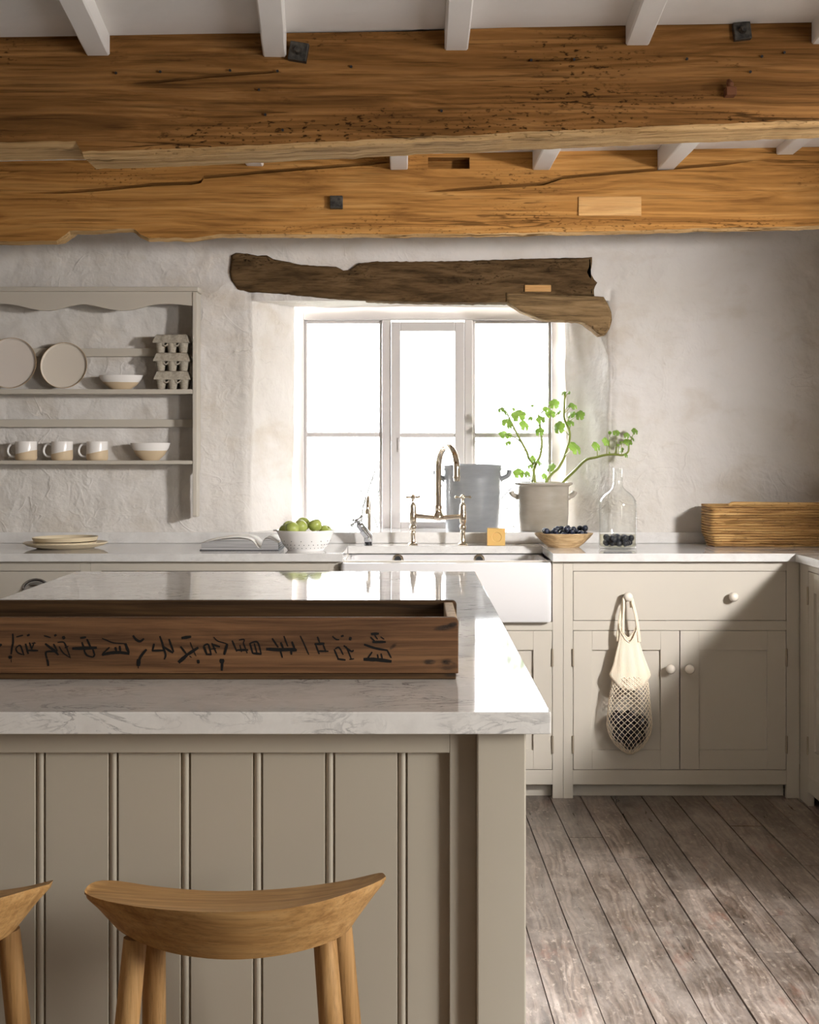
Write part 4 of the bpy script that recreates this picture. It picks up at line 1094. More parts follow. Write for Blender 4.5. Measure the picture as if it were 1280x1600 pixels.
for row, (rr_, zz_, n, off) in enumerate(((0.0765, 0.0115, 30, 0), (0.0862, 0.0235, 30, 0.5), (0.0945, 0.0375, 15, 0))):
    for i in range(n):
        a = 2*PI*(i+off)/n
        nd = Vector((math.cos(a), math.sin(a), -0.55)).normalized()
        c0 = Vector((xc2+rr_*math.cos(a), yc2+rr_*math.sin(a), ZT+zz_))+nd*0.0009
        hm.lathe([(0, 0.0006), (0.0016, 0.0006), (0.0016, -0.002)], 8, c0, axis=nd)
hm.build('drain_holes', BLACK, cm)
am = MB(); rA = 0.0268
am.lathe([(0, -0.80*rA), (0.25*rA, -0.86*rA), (0.6*rA, -0.72*rA), (0.92*rA, -0.3*rA), (1.0*rA, 0.12*rA), (0.88*rA, 0.55*rA), (0.55*rA, 0.82*rA), (0.25*rA, 0.80*rA), (0.08*rA, 0.68*rA), (0, 0.62*rA)], 24)
def apple_thing(label):
    r = thing('apple', label, 'apple', (0, 0, 0), 'green apples in the colander')
    am.build('flesh', APPLE, r, local=True, smooth='all')
    MB().tube([(0, 0, 0.6*rA), (0.001, 0, 0.85*rA), (0.004, 0.001, 1.02*rA)], [0.0012, 0.0011, 0.0014], 6).build('stalk', STEM, r, local=True)
    return r
ap = None; aps = []
for px, py, dy, lb, (tx_, ty_) in ((447, 829.5, -0.02, 'green apple tucked at the left rim of the colander', (0.3, 0.9)), (458, 825, -0.055, 'green apple low at the front left of the colander heap', (1.1, -0.3)), (452, 824, 0.02, 'green apple behind the two leftmost in the colander', (-0.4, -0.5)),
        (468, 822.5, -0.03, 'green apple at the front middle of the colander heap', (0.9, 0.5)), (474, 818.5, 0.025, 'green apple on the top of the heap, behind the middle one', (-0.7, 0.2)), (493, 820.5, -0.02, 'largest looking green apple, right of the middle of the colander heap', (0.2, 0.3)),
        (508, 830, 0.0, 'green apple low at the right rim of the colander', (0.5, -0.6))):
    o = apple_thing(lb) if ap is None else dup(ap, (0, 0, 0), 0, lb); ap = ap or o
    Ya = yc2+dy; o.location = (fx(px, Ya), Ya, fz(py, Ya)-0.002); o.rotation_euler = (tx_, ty_, rb_.uniform(0, 6)); aps.append(o)
for i in range(3):
    a = i*2*PI/3+0.4
    o = dup(ap, (xc2+0.036*math.cos(a), yc2+0.036*math.sin(a), ZT+0.036), 0, 'green apple at the bottom of the colander under the others'); o.rotation_euler = (1, i, 0); aps.append(o)
for it in range(80):      # let the heap settle apart
    for a in range(len(aps)):
        for b in range(a):
            d = aps[a].location-aps[b].location; L_ = d.length
            if L_ < 1.86*rA:
                d = d/L_*(1.86*rA-L_)*0.5; d.x *= 0.5; d.z *= 0.4
                if a < 7: aps[a].location += d
                if b < 7: aps[b].location -= d

# ---------------------------------------------------------------- open book
yb0, yb1 = 5.60, 5.85
bk = thing('open_book', 'open hardback book lying on the left worktop by the colander', 'book', (fx(400, 5.7), 5.72, ZT))
xsn = fx(407, yb0); wl_ = 0.225
MB().box(xsn-wl_-0.006, xsn+0.070, yb0-0.004, yb1+0.004, ZT, ZT+0.0035).build('cover', COVER, bk, bevel=0.001)
def block(side, h0):
    n = 22; top = []
    for i in range(n+1):
        t = i/n
        z = h0*(0.42*math.exp(-((t-0.0)/0.10)**2)*-1+ (1-0.05*t)*(1-math.exp(-t/0.13))*(1-0.55*t**2.2))
        top.append((t, ZT+0.0035+max(0.004, 0.010+z)))
    mb = MB(); sl = 0.0
    def xx(t): return xsn+side*t*(wl_ if side < 0 else 0.068)
    vs = []; 
    for y in (yb0, yb1):
        vs += [(xx(t), y+0.0, z) for t, z in top]+[(xx(t), y, ZT+0.0035) for t, z in reversed(top)]
    k = 2*(n+1)
    fs = [tuple(range(k)), tuple(range(2*k-1, k-1, -1))]+[(i, i+k, (i+1) % k+k, (i+1) % k) for i in range(k)]
    mb.add(vs, fs)
    o = mb.build('page_block', PAPER, bk, smooth=True)
    o.data.materials.append(PAGEEDGE)
    for p in o.data.polygons:
        if abs(p.normal.y) > 0.7 or abs(p.normal.x) > 0.95: p.material_index = 1
    # a loose leaf lifting above the block
    lf = MB(); us = [i/n for i in range(n+1)]
    lf.grid(lambda u, v: (xx(u*0.98), v, interp(top, u)+0.0012+0.004*math.sin(PI*u)), us, [yb0+0.001, (yb0+yb1)/2, yb1-0.001])
    g = lf.build('loose_page', PAPER, bk, smooth='all'); sd = g.modifiers.new('thickness', 'SOLIDIFY'); sd.thickness = 0.0004
block(-1, 0.036); block(1, 0.036)

# ---------------------------------------------------------------- plates on the left worktop
def plate_prof(r, h, t=0.006):
    return [(0, 0), (r*0.62, 0), (r*0.66, 0.0015), (r*0.90, h*0.55), (r*0.985, h*0.95), (r, h), (r*0.985, h+t*0.5), (r*0.95, h+t*0.3), (r*0.86, h*0.55+t), (r*0.62, t), (0, t)]
def flat_plate(r, h, t=0.006):    # straight sided
    return [(0, 0), (r*0.90, 0), (r*0.95, 0.003), (r*0.99, h-0.004), (r, h-0.001), (r*0.99, h), (r*0.965, h-0.002), (r*0.93, t+0.001), (r*0.88, t), (0, t)]
yp_ = 5.745; xp_ = fx(102.5, yp_)
def big_plate(prof, loc, label, grp, mat, name='plate', rot=(0, 0, 0), cat='plate', nseg=72):
    o = MB().lathe(prof, nseg).build(name, mat, None, local=True, smooth=True)
    o.location = loc; o.rotation_euler = rot
    return tag(o, label, cat, grp)
g_ = 'cream plates stacked on the worktop'
big_plate(plate_prof(0.1635, 0.021), (xp_, yp_, ZT), 'wide cream stoneware platter at the bottom of the stack on the left worktop', g_, CREAMP)
big_plate(flat_plate(0.122, 0.0185), (xp_-0.002, yp_, ZT+0.0068), 'cream plate in the middle of the stack on the left worktop', g_, CREAMP)
big_plate(flat_plate(0.127, 0.0185), (xp_-0.002, yp_+0.002, ZT+0.0258), 'cream plate on top of the stack on the left worktop', g_, CREAMP, rot=(0.0, -0.012, 0))

# ---------------------------------------------------------------- wall shelf with crockery
YS0, YS1 = 5.935, 6.045
pr = thing('wall_shelf', 'greige plate shelf unit with scalloped top on the left wall', 'shelf', (-1.4, 6.0, fz(808, YS0)))
Xw = lambda px: fx(px, YS0); Zw = lambda py: fz(py, YS0)
xsh0 = -2.05
def side_panel(x0, x1):
    poly = [(YS0, Zw(456)), (YS0, Zw(805)), (YS0+0.004, Zw(808)), (YS1-0.030, Zw(808)), (YS1-0.030, Zw(740)), (YS1, Zw(730)), (YS1, Zw(456))]
    return MB().prism(poly, x0, x1, 'yz').build('side_panel', GREIGE, pr, bevel=0.0015)
side_panel(Xw(301), Xw(307.5)); side_panel(xsh0, xsh0+0.018)
MB().box(xsh0-0.01, Xw(310), YS0-0.012, YS1, Zw(455.5), Zw(448.5)).build('cornice', GREIGE, pr, bevel=0.002)
sc_pts = [(-80, 207), (0, 205), (50, 207), (110, 217), (170, 232), (230, 243), (290, 245), (350, 236), (410, 220), (480, 208), (540, 214), (600, 228), (660, 240), (710, 245), (770, 242), (830, 228), (880, 215), (940, 207), (1000, 206), (1060, 210), (1133, 218)]
edge = [(u/3.7647, 420+v/3.7647) for u, v in sc_pts]
per = 123.0
ext = []
for kk in range(4, 0, -1): ext += [(px-per*kk, py) for px, py in edge if 65 <= px < 65+per and px-per*kk < -22 and px-per*kk > -440]
full = sorted(ext+[e for e in edge], key=lambda e: e[0])
poly = [(Xw(301), Zw(455.5))]+[(xsh0+0.018, Zw(455.5))]+[(max(Xw(px), xsh0+0.018), Zw(py)) for px, py in smoothline([Vector((e[0], e[1], 0)) for e in full], 3) for px, py in [(px, py)]] if False else None
sl = [(v.x, v.y) for v in smoothline([Vector((e[0], e[1], 0)) for e in full], 3)]
sl = [q for q in sl if Xw(q[0]) > xsh0+0.02]
poly = [(Xw(301), Zw(455.5)), (xsh0+0.018, Zw(455.5)), (xsh0+0.018, Zw(sl[0][1]))]+[(Xw(a), Zw(b)) for a, b in sl]
MB().prism(poly, YS0+0.004, YS0+0.020).build('scalloped_pelmet', GREIGE, pr, bevel=0.001)
ZS1, ZS2 = Zw(608), Zw(719.5)
for zt2, zb2 in ((ZS1, Zw(615.5)), (ZS2, Zw(725.5))):
    MB().box(xsh0+0.018, Xw(301), YS0+0.002, YS1, zb2, zt2).build('shelf_board', GREIGE, pr, bevel=0.002)
for a, b in ((545, 557.5), (655.5, 667.5)):
    MB().box(xsh0+0.018, Xw(301)-0.0005, YS1-0.022, YS1-0.004, fz(b, YS1), fz(a, YS1)).build('back_rail', GREIGE, pr, bevel=0.0015)

# leaning plates
def lean_plate(px, py, r, label, mat, a=80):
    R_ = r
    yy = 5.965; o = MB().lathe(flat_plate(R_, 0.017, 0.007), 72).build('plate', mat, None, local=True, smooth=True)
    th = math.radians(a)
    # local +z (eating face) turned to face the room and tipped back
    o.rotation_euler = (th, 0, 0)
    cz_ = ZS1+R_*math.sin(th)-0.0005
    o.location = (fx(px, yy+0.03), yy+0.012+R_*math.cos(th), cz_+0.002)
    return tag(o, label, 'plate', 'plates leaning on the top shelf')
PL1 = platem('plate_glaze_large', srgb(214, 204, 194), srgb(176, 144, 98), 0.1035)
PL2 = platem('plate_glaze_small', srgb(214, 204, 190), srgb(180, 148, 100), 0.0935)
lean_plate(18, 568, 0.1055, 'larger pale plate leaning at the left end of the top shelf', PL1)
lean_plate(101, 572, 0.0955, 'smaller pale plate leaning right of the larger one on the top shelf', PL2)
def bowl(px, zs, R_, h, mat, label):
    yy = 5.99
    prof = [(0, 0), (R_*0.42, 0), (R_*0.46, 0.003), (R_*0.72, h*0.32), (R_*0.93, h*0.72), (R_, h), (R_*0.97, h+0.0005), (R_*0.89, h*0.72), (R_*0.68, h*0.36), (R_*0.4, 0.007), (0, 0.006)]
    o = MB().lathe(prof, 56).build('bowl', mat, None, local=True, smooth=True); o.location = (fx(px, yy), yy, zs)
    return tag(o, label, 'bowl')
YS0b = 5.99
bowl(189, ZS1, 0.091*0.985*0.55/0.55, 0.058, BOWLM2, 'wide white and tan bowl on the top shelf beside the egg boxes').scale = (1, 0.58, 1)
bowl(235, ZS2, 0.081, 0.071, twotone('deep_bowl_glaze', 0.040), 'white and tan bowl at the right end of the lower shelf').scale = (1, 0.64, 1)
def mug(label):
    r = thing('mug', label, 'mug', (0, 0, 0), 'mugs on the lower shelf'); R_, h = 0.0435, 0.077
    prof = [(0, 0), (R_*0.88, 0), (R_*0.95, 0.003), (R_, 0.010), (R_, h-0.002), (R_*0.985, h), (R_*0.93, h-0.001), (R_*0.92, 0.010), (R_*0.8, 0.006), (0, 0.006)]
    MB().lathe(prof, 48).build('cup', MUGM, r, local=True, smooth=True)
    pts = smoothline([(-R_+0.003, 0, h*0.82), (-R_-0.016, 0, h*0.86), (-R_-0.029, 0, h*0.66), (-R_-0.030, 0, h*0.40), (-R_-0.018, 0, h*0.22), (-R_+0.003, 0, h*0.18)], 6)
    MB().tube(pts, 0.0048, 10, flat=1.5).build('handle', WHITEC, r, local=True, smooth='all')
    return r
mg = None
for px, lb in ((41, 'white and tan mug at the left of the lower shelf'), (97, 'white and tan mug in the middle of the three on the lower shelf'), (152, 'white and tan mug nearest the bowl on the lower shelf')):
    loc = (fx(px, 5.985), 5.985, ZS2)
    if mg is None: mg = mug(lb); mg.location = loc
    else: dup(mg, loc, 0, lb)
# egg boxes
def egg_box(label):
    r = thing('egg_box', label, 'egg box', (0, 0, 0), 'egg boxes stacked on the top shelf')
    hb_, W, D = 0.043, 0.071, 0.050
    mb = MB()
    for i in range(3):
        for j in range(2):
            cx_, cy_ = (i-1)*0.047, (j-0.5)*0.047
            mb.lathe([(0, 0.0), (0.0145, 0.0), (0.016, 0.003), (0.0195, hb_*0.72), (0.0228, hb_*0.94), (0.0233, hb_), (0.0222, hb_), (0.018, hb_*0.72), (0.0145, 0.006), (0, 0.005)], 20, (cx_, cy_, 0))
    # webs with a V notch between the cups
    for i in (-0.5, 0.5):
        mb.prism([(i*0.047-0.012, hb_-0.002), (i*0.047-0.003, hb_*0.70), (i*0.047+0.003, hb_*0.70), (i*0.047+0.012, hb_-0.002), (i*0.047+0.010, hb_*0.68), (i*0.047, hb_*0.56), (i*0.047-0.010, hb_*0.68)], -D+0.007, D-0.007)
    mb.build('tray', CARD, r, local=True, smooth=True)
    l = MB(); n = 48
    def lring(s_, z, sc2=0.0):
        out = []
        base_ = rrect(-W*s_-0.004, W*s_+0.004, -D*s_-0.004, D*s_+0.004, 0.012, 4)
        return [(p[0], p[1]-(sc2*0.004*abs(math.sin(p[0]*PI/0.047)) if p[1] < 0 else 0), z) for p in base_]
    # finer outline so the front can ripple
    def ripple(hw, hd, z, amp):
        pts = []
        N = 40
        for i in range(N): pts.append((-hw+2*hw*i/N, -hd+amp*(0.5-0.5*math.cos(2*PI*((-hw+2*hw*i/N)/0.047+0.5))), z))
        for i in range(12): pts.append((hw, -hd+2*hd*i/12, z))
        for i in range(N): pts.append((hw-2*hw*i/N, hd, z))
        for i in range(12): pts.append((-hw, hd-2*hd*i/12, z))
        return pts
    rings = [ripple(0.0735, 0.051, hb_-0.004, 0.0), ripple(0.0725, 0.0500, hb_+0.002, 0.001), ripple(0.066, 0.044, hb_+0.019, 0.004), ripple(0.063, 0.041, hb_+0.0275, 0.004), ripple(0.058, 0.036, hb_+0.0305, 0.003)]
    k = len(rings[0]); vs = [p for q in rings for p in q]
    fs = [(i*k+a, i*k+(a+1) % k, (i+1)*k+(a+1) % k, (i+1)*k+a) for i in range(len(rings)-1) for a in range(k)]+[tuple((len(rings)-1)*k+a for a in range(k))]
    l.add(vs, fs)
    l.build('lid', CARD, r, local=True, smooth=True)
    return r
eb = None
for i, (lb, dx, rz) in enumerate((('grey cardboard egg box at the bottom of the stack of three', 0.0, 0.03), ('grey cardboard egg box in the middle of the stack of three', -0.001, 0.0), ('grey cardboard egg box on top of the stack of three', -0.001, -0.07))):
    loc = (fx(271, 5.985)+dx, 5.988, ZS1+i*0.0742)
    if eb is None: eb = egg_box(lb); eb.location = loc; eb.rotation_euler = (0, 0, rz)
    else: dup(eb, loc, rz, lb)

# ---------------------------------------------------------------- rush basket
ybk0, ybk1 = 5.80, 6.005
bkx0, bkx1 = fx(1110, 5.80), fx(1110, 5.80)+0.60
rbk = thing('rush_basket', 'long shallow coiled rush basket on the right worktop corner', 'basket', ((bkx0+bkx1)/2, 5.9, ZT))
rbd = random.Random(5)
nR = 16; hB = 0.165; pitch = hB/nR
for i in range(nR):
    mb = MB()
    z = ZT+pitch*(i+0.5); ins = 0.018*max(0, 1-i/4.5)
    poly = rrect(bkx0+ins+pitch*0.5, bkx1-ins, ybk0+ins*0.6+pitch*0.5, ybk1-ins*0.6, 0.018, 4)
    out = []
    for a, p in enumerate(poly):
        q = poly[(a+1) % len(poly)]; L_ = math.hypot(q[0]-p[0], q[1]-p[1]); n = max(1, int(L_/0.03))
        for k in range(n):
            t = k/n; x, y = p[0]+(q[0]-p[0])*t, p[1]+(q[1]-p[1])*t
            out.append((x, y+0.0015*noise.noise((x*20, i*3.1, 0)), z+0.0018*noise.noise((x*9, y*9, i*1.7))))
    if i < nR-1 or True:
        mb.tube(out, [pitch*0.445*(1+0.07*noise.noise((p[0]*14, i*2.3, 5))) for p in out], 8, closed=True)
    # split straws wound over the coil
    for q in range(3):
        x0 = rbd.uniform(bkx0+0.02, bkx1-0.2); ln = rbd.uniform(0.1, 0.3); zo = rbd.uniform(-0.2, 0.3)*pitch
        mb.tube([(x0+ln*s_/5, ybk0+ins*0.6-0.0005+0.0010*noise.noise((x0, s_, i)), z+zo+0.0012*noise.noise((x0+s_, i, 2))) for s_ in range(6)], 0.0022, 6)
    mb.build('coil', STRAW, rbk, smooth='all')
mb = MB(); zr = ZT+hB+0.004; x0 = fx(1141, 5.8)
mb.tube(smoothline([(x0-0.002, ybk0+0.006, zr-0.006), (x0+0.004, ybk0+0.003, zr), (x0+0.03, ybk0+0.003, zr+0.003), (x0+0.2, ybk0+0.004, zr+0.001), (x0+0.5, ybk0+0.004, zr)], 5), 0.0072, 10)
mb.build('rim_wrap', STRAW, rbk, smooth='all')
MB().box(bkx0+0.024, bkx1-0.024, ybk0+0.022, ybk1-0.022, ZT+0.0005, ZT+0.008).build('base', STRAW, rbk)
ln = MB()     # inner lining that the coils are stitched to
shell(ln, [(rrect(bkx0+0.026, bkx1-0.022, ybk0+0.018, ybk1-0.018, 0.016), ZT+0.008), (rrect(bkx0+0.012, bkx1-0.006, ybk0+0.007, ybk1-0.007, 0.016), ZT+0.05), (rrect(bkx0+0.009, bkx1-0.004, ybk0+0.004, ybk1-0.004, 0.016), ZT+hB-0.012), (rrect(bkx0+0.013, bkx1-0.008, ybk0+0.008, ybk1-0.008, 0.014), ZT+hB-0.012), (rrect(bkx0+0.030, bkx1-0.026, ybk0+0.022, ybk1-0.022, 0.014), ZT+0.012)])
ln.build('lining', STRAW, rbk, smooth=True)

# ---------------------------------------------------------------- net shopping bag on the drawer knob
YN = YF-0.045
nb = thing('net_bag', 'cream cotton net bag hanging from the left drawer knob', 'bag', (fx(983, YN), YN, fz(1180, YN)))
nx = lambda px: fx(px, YN); nz = lambda py: fz(py, YN)
LT = [(990, 968), (1005, 967), (1030, 963), (1050, 961), (1062, 957), (1080, 954), (1100, 951), (1120, 949), (1133, 948), (1148, 952), (1160, 959), (1170, 968), (1176, 977), (1179, 983)]
RT = [(990, 996), (1005, 999), (1030, 1004), (1050, 1009), (1062, 1012), (1080, 1014), (1100, 1016), (1120, 1018), (1133, 1019), (1148, 1016), (1160, 1010), (1170, 1002), (1176, 993), (1179, 987)]
def bagpt(u, py, grow=0.0):
    l, r = nx(interp(LT, py)), nx(interp(RT, py)); a = 2*PI*u
    dpt = min(0.037, 0.006+0.031*max(0, min(1, (py-1000)/100)))
    if py > 1140: dpt *= max(0.15, 1-((py-1140)/40)**2*0.85)
    return Vector(((l+r)/2-((r-l)/2+grow)*math.cos(a), YN-(dpt+grow)*math.sin(a), nz(py)))
# upper knitted cloth: thin folded sheet, front lower in the middle
cl = MB(); us = [i/48 for i in range(49)]
def hem(u):
    return 1066+10*max(0, math.sin(2*PI*u))
def mouth(u):
    c_ = math.cos(2*PI*u); return 1002-22*abs(c_)**1.5-(0 if math.sin(2*PI*u) > 0 else 6)
def clothpt(u, v):
    py = mouth(u)+(hem(u)-mouth(u))*v
    p = bagpt(u, py)
    flare = max(0, v-0.35)/0.65
    edge_ = abs(math.cos(2*PI*u))**3
    p.x += math.copysign(0.010*flare*edge_, -math.cos(2*PI*u)); p.y -= 0.004*math.sin(2*PI*u*9)*v*(1-0.5*v)
    p.z += 0.030*edge_*v
    return p
cl.grid(clothpt, us, [i/14 for i in range(15)])
co_ = cl.build('cloth_top', COTTON, nb, smooth='all'); sd = co_.modifiers.new('thickness', 'SOLIDIFY'); sd.thickness = 0.0016
# two straps up to the knob
for side, pts in ((-1, [(966, 1003), (967, 985), (970, 965), (974, 945), (977, 935), (982, 931.5), (986, 936), (987, 950)]), (1, [(999, 1003), (997, 985), (994, 965), (990, 945), (987, 934), (981, 930.5), (976, 936), (975, 950), (973, 990)])):
    ps = [Vector((nx(a), YN+(0.006 if side < 0 else -0.004)+0.020*max(0, (960-b)/30 if b < 960 else 0), nz(b))) for a, b in pts]
    s_ = smoothline(ps, 6); n = len(s_)
    MB().tube(s_, [0.0062 if i < n*0.55 else 0.0045 for i in range(n)], 10, flat=0.4).build('strap', COTTON, nb, smooth='all')
MB().tube([clothpt(u, 0.02)+Vector((0, -0.001, 0)) for u in us[:-1]], 0.0022, 8, closed=True).build('mouth_hem', COTTON, nb, smooth='all')
# the net: crossing diagonal strands, drawn tight under the cloth and opening out over the fruit
net = MB(); NU = 22
rowsy = [1056]
while rowsy[-1] < 1176:
    t = (rowsy[-1]-1056)/120; rowsy.append(rowsy[-1]+(3.0+2.8*t))
rowsy[-1] = 1178.5
for sgn in (-1, 1):
    for k in range(NU):
        pts = [bagpt((k+sgn*0.5*j)/NU, py, 0.0008) for j, py in enumerate(rowsy)]
        net.tube(pts, [0.0021-0.0011*min(1, max(0, (py-1060)/50)) for py in rowsy], 5)
net.build('net', COTTON, nb, smooth='all')
rf = random.Random(2)
for px, py, dy, r, lb in ((964, 1123, 0.0, 0.029, 'dark plum in the net bag, highest at the left'), (1001, 1129, 0.0, 0.029, 'dark plum in the net bag, highest at the right'), (983, 1121, 0.002, 0.026, 'dark plum in the net bag, high in the middle'),
                      (969, 1147, 0.0, 0.029, 'dark plum in the net bag, lower left of the bunch'), (997, 1150, 0.0, 0.029, 'dark plum in the net bag, lower right of the bunch'), (984, 1160, 0.0, 0.026, 'dark plum in the net bag, lowest of the bunch'), (984, 1140, -0.009, 0.025, 'dark plum in the net bag, in the middle at the front')):
    Y_ = YN+dy; o = MB().ball((0, 0, 0), r, 20, 12, (1, 1, 1.08)).build('plum', DARKFRUIT, None, local=True, smooth='all')
    o.location = (fx(px, Y_), Y_, fz(py, Y_)); tag(o, lb, 'plum', 'plums in the net bag')

# ---------------------------------------------------------------- the island
IXL, IXR2, IY0, IY1 = -1.052, 0.2068, 2.150, 4.637
it = worktop('long white veined quartz island worktop carrying the wooden tray', ((IXL+IXR2)/2, 3.4, ZB))
MB().box(IXL, IXR2, IY0, IY1, 0.8775, ZT).build('slab', QUARTZ, it, bevel=0.0016)
isl = thing('kitchen_island', 'greige panelled kitchen island with tongue and groove boards', 'island', (-0.42, 3.4, 0))
YI0 = 2.180; ix = lambda px: fx(px, YI0)
px0, px1 = ix(745.5), ix(822)
ztp = 0.8773
for a, b in ((px0, px1), (-1.02, -1.02+(px1-px0))):
    MB().box(a, b, YI0, YI0+0.09, 0, ztp).build('corner_post', ISLAND, isl, bevel=0.0025)
    MB().box(a, b, IY1-0.12, IY1-0.035, 0, ztp).build('corner_post', ISLAND, isl, bevel=0.0025)
yfr = YI0+0.022; xst = fx(702.5, yfr)
fm = MB()
fm.box(xst, px0, yfr, yfr+0.022, 0, ztp); fm.box(-1.02+(px1-px0), -0.895, yfr, yfr+0.022, 0, ztp)
fm.box(-0.895, xst, yfr, yfr+0.022, fz(1176.5, yfr), ztp); fm.box(-0.895, xst, yfr, yfr+0.022, 0, 0.11)
fm.build('panel_frame', ISLAND, isl, bevel=0.0012)
# beaded tongue and groove panel: one folded profile
ypn = yfr+0.012; gx = [fx((a+b)/2, ypn) for a, b in ((57, 69), (171, 183), (284, 296), (396.5, 409), (509.5, 521.5), (623, 634.5))]
pitch_ = (gx[-1]-gx[0])/5; gx = [gx[0]-pitch_*k for k in range(4, 0, -1)]+gx
prof = [(-0.9, ypn)]
for g in gx:
    if g < -0.88: continue
    hw = 0.0062
    prof += [(g-hw-0.0022, ypn), (g-hw-0.0008, ypn+0.005), (g-hw+0.0008, ypn+0.005), (g-hw+0.0016, ypn+0.0012)]
    prof += [(g-hw+0.0040*1+0.0006, ypn-0.0002), (g+0.0002, ypn-0.0004), (g+hw-0.0046, ypn-0.0002)]
    prof += [(g+hw-0.0016, ypn+0.0012), (g+hw-0.0008, ypn+0.005), (g+hw+0.0008, ypn+0.005), (g+hw+0.0022, ypn)]
prof += [(xst+0.004, ypn)]
zt3 = fz(1176.5, yfr)+0.004
mb = MB(); n = len(prof); vs = [(x, y, 0.105) for x, y in prof]+[(x, y, zt3) for x, y in prof]
mb.add(vs, [(i, i+1, n+i+1, n+i) for i in range(n-1)])
mb.add([(-0.9, ypn, 0.105), (xst+0.004, ypn, 0.105), (xst+0.004, ypn+0.01, 0.105), (-0.9, ypn+0.01, 0.105), (-0.9, ypn, zt3), (xst+0.004, ypn, zt3), (xst+0.004, ypn+0.01, zt3), (-0.9, ypn+0.01, zt3)], [(2, 3, 7, 6), (0, 3, 7, 4), (1, 2, 6, 5)])
mb.build('beaded_panel', ISLAND, isl)
MB().box(-1.0, px1-0.015, YI0+0.06, IY1-0.06, 0.04, ztp).build('carcass', ISLAND, isl)
fm = MB(); xa_, xb_ = px1-0.0145, px1-0.004
for y0, y1 in ((YI0+0.0905, YI0+0.16), (3.30, 3.42), (IY1-0.19, IY1-0.1205)): fm.box(xa_, xb_, y0, y1, 0.0, ztp)
for y0, y1 in ((YI0+0.16, 3.30), (3.42, IY1-0.19)):
    fm.box(xa_, xb_, y0, y1, ztp-0.07, ztp); fm.box(xa_, xb_, y0, y1, 0.0, 0.11)
fm.build('side_frame', ISLAND, isl, bevel=0.0012)

# ---------------------------------------------------------------- old wooden tray with brush lettering
YA, YBk = 2.454, 2.747; zt4 = 1.0135; xr_ = 0.0815; xl_ = -0.86
tr = thing('wooden_tray', 'long old wooden tray with brush lettering on the island worktop', 'tray', (-0.39, 2.6, ZT))
th4 = 0.016
def plank_front(y0, y1, x0, x1, z0, z1, name, mat, rc=0.008):
    poly = [(x0, z0), (x1, z0), (x1, z1-rc)]+[(x1-rc+rc*math.cos(a), z1-rc+rc*math.sin(a)) for a in [PI/2*i/6 for i in range(1, 7)]]+[(x0+rc, z1), (x0, z1-rc)]
    return MB().prism(poly, y0, y1).build(name, mat, tr, bevel=0.0015)
zbs = fz(1053, YA)
plank_front(YA, YA+th4, xl_, xr_, zbs+0.0008, zt4, 'front_board', TRAYW)
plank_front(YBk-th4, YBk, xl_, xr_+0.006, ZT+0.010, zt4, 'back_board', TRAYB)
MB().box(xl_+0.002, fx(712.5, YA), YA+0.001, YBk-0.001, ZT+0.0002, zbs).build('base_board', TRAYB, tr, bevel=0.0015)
for a, b in ((xr_-0.018, xr_-0.001), (xl_+0.001, xl_+0.018)):
    MB().box(a, b, YA+th4+0.0005, YBk-th4-0.0005, zbs+0.0008, zt4-0.003).build('end_board', TRAYE_LIT, tr, bevel=0.002)
strokes = []
def K(o, sc_, pts, w0): strokes.append(([(o[0]+x/sc_, o[1]+y/sc_) for x, y in pts], w0/sc_))
c0, c1, c2, c3 = (0, 980), (150, 980), (300, 980), (450, 980)
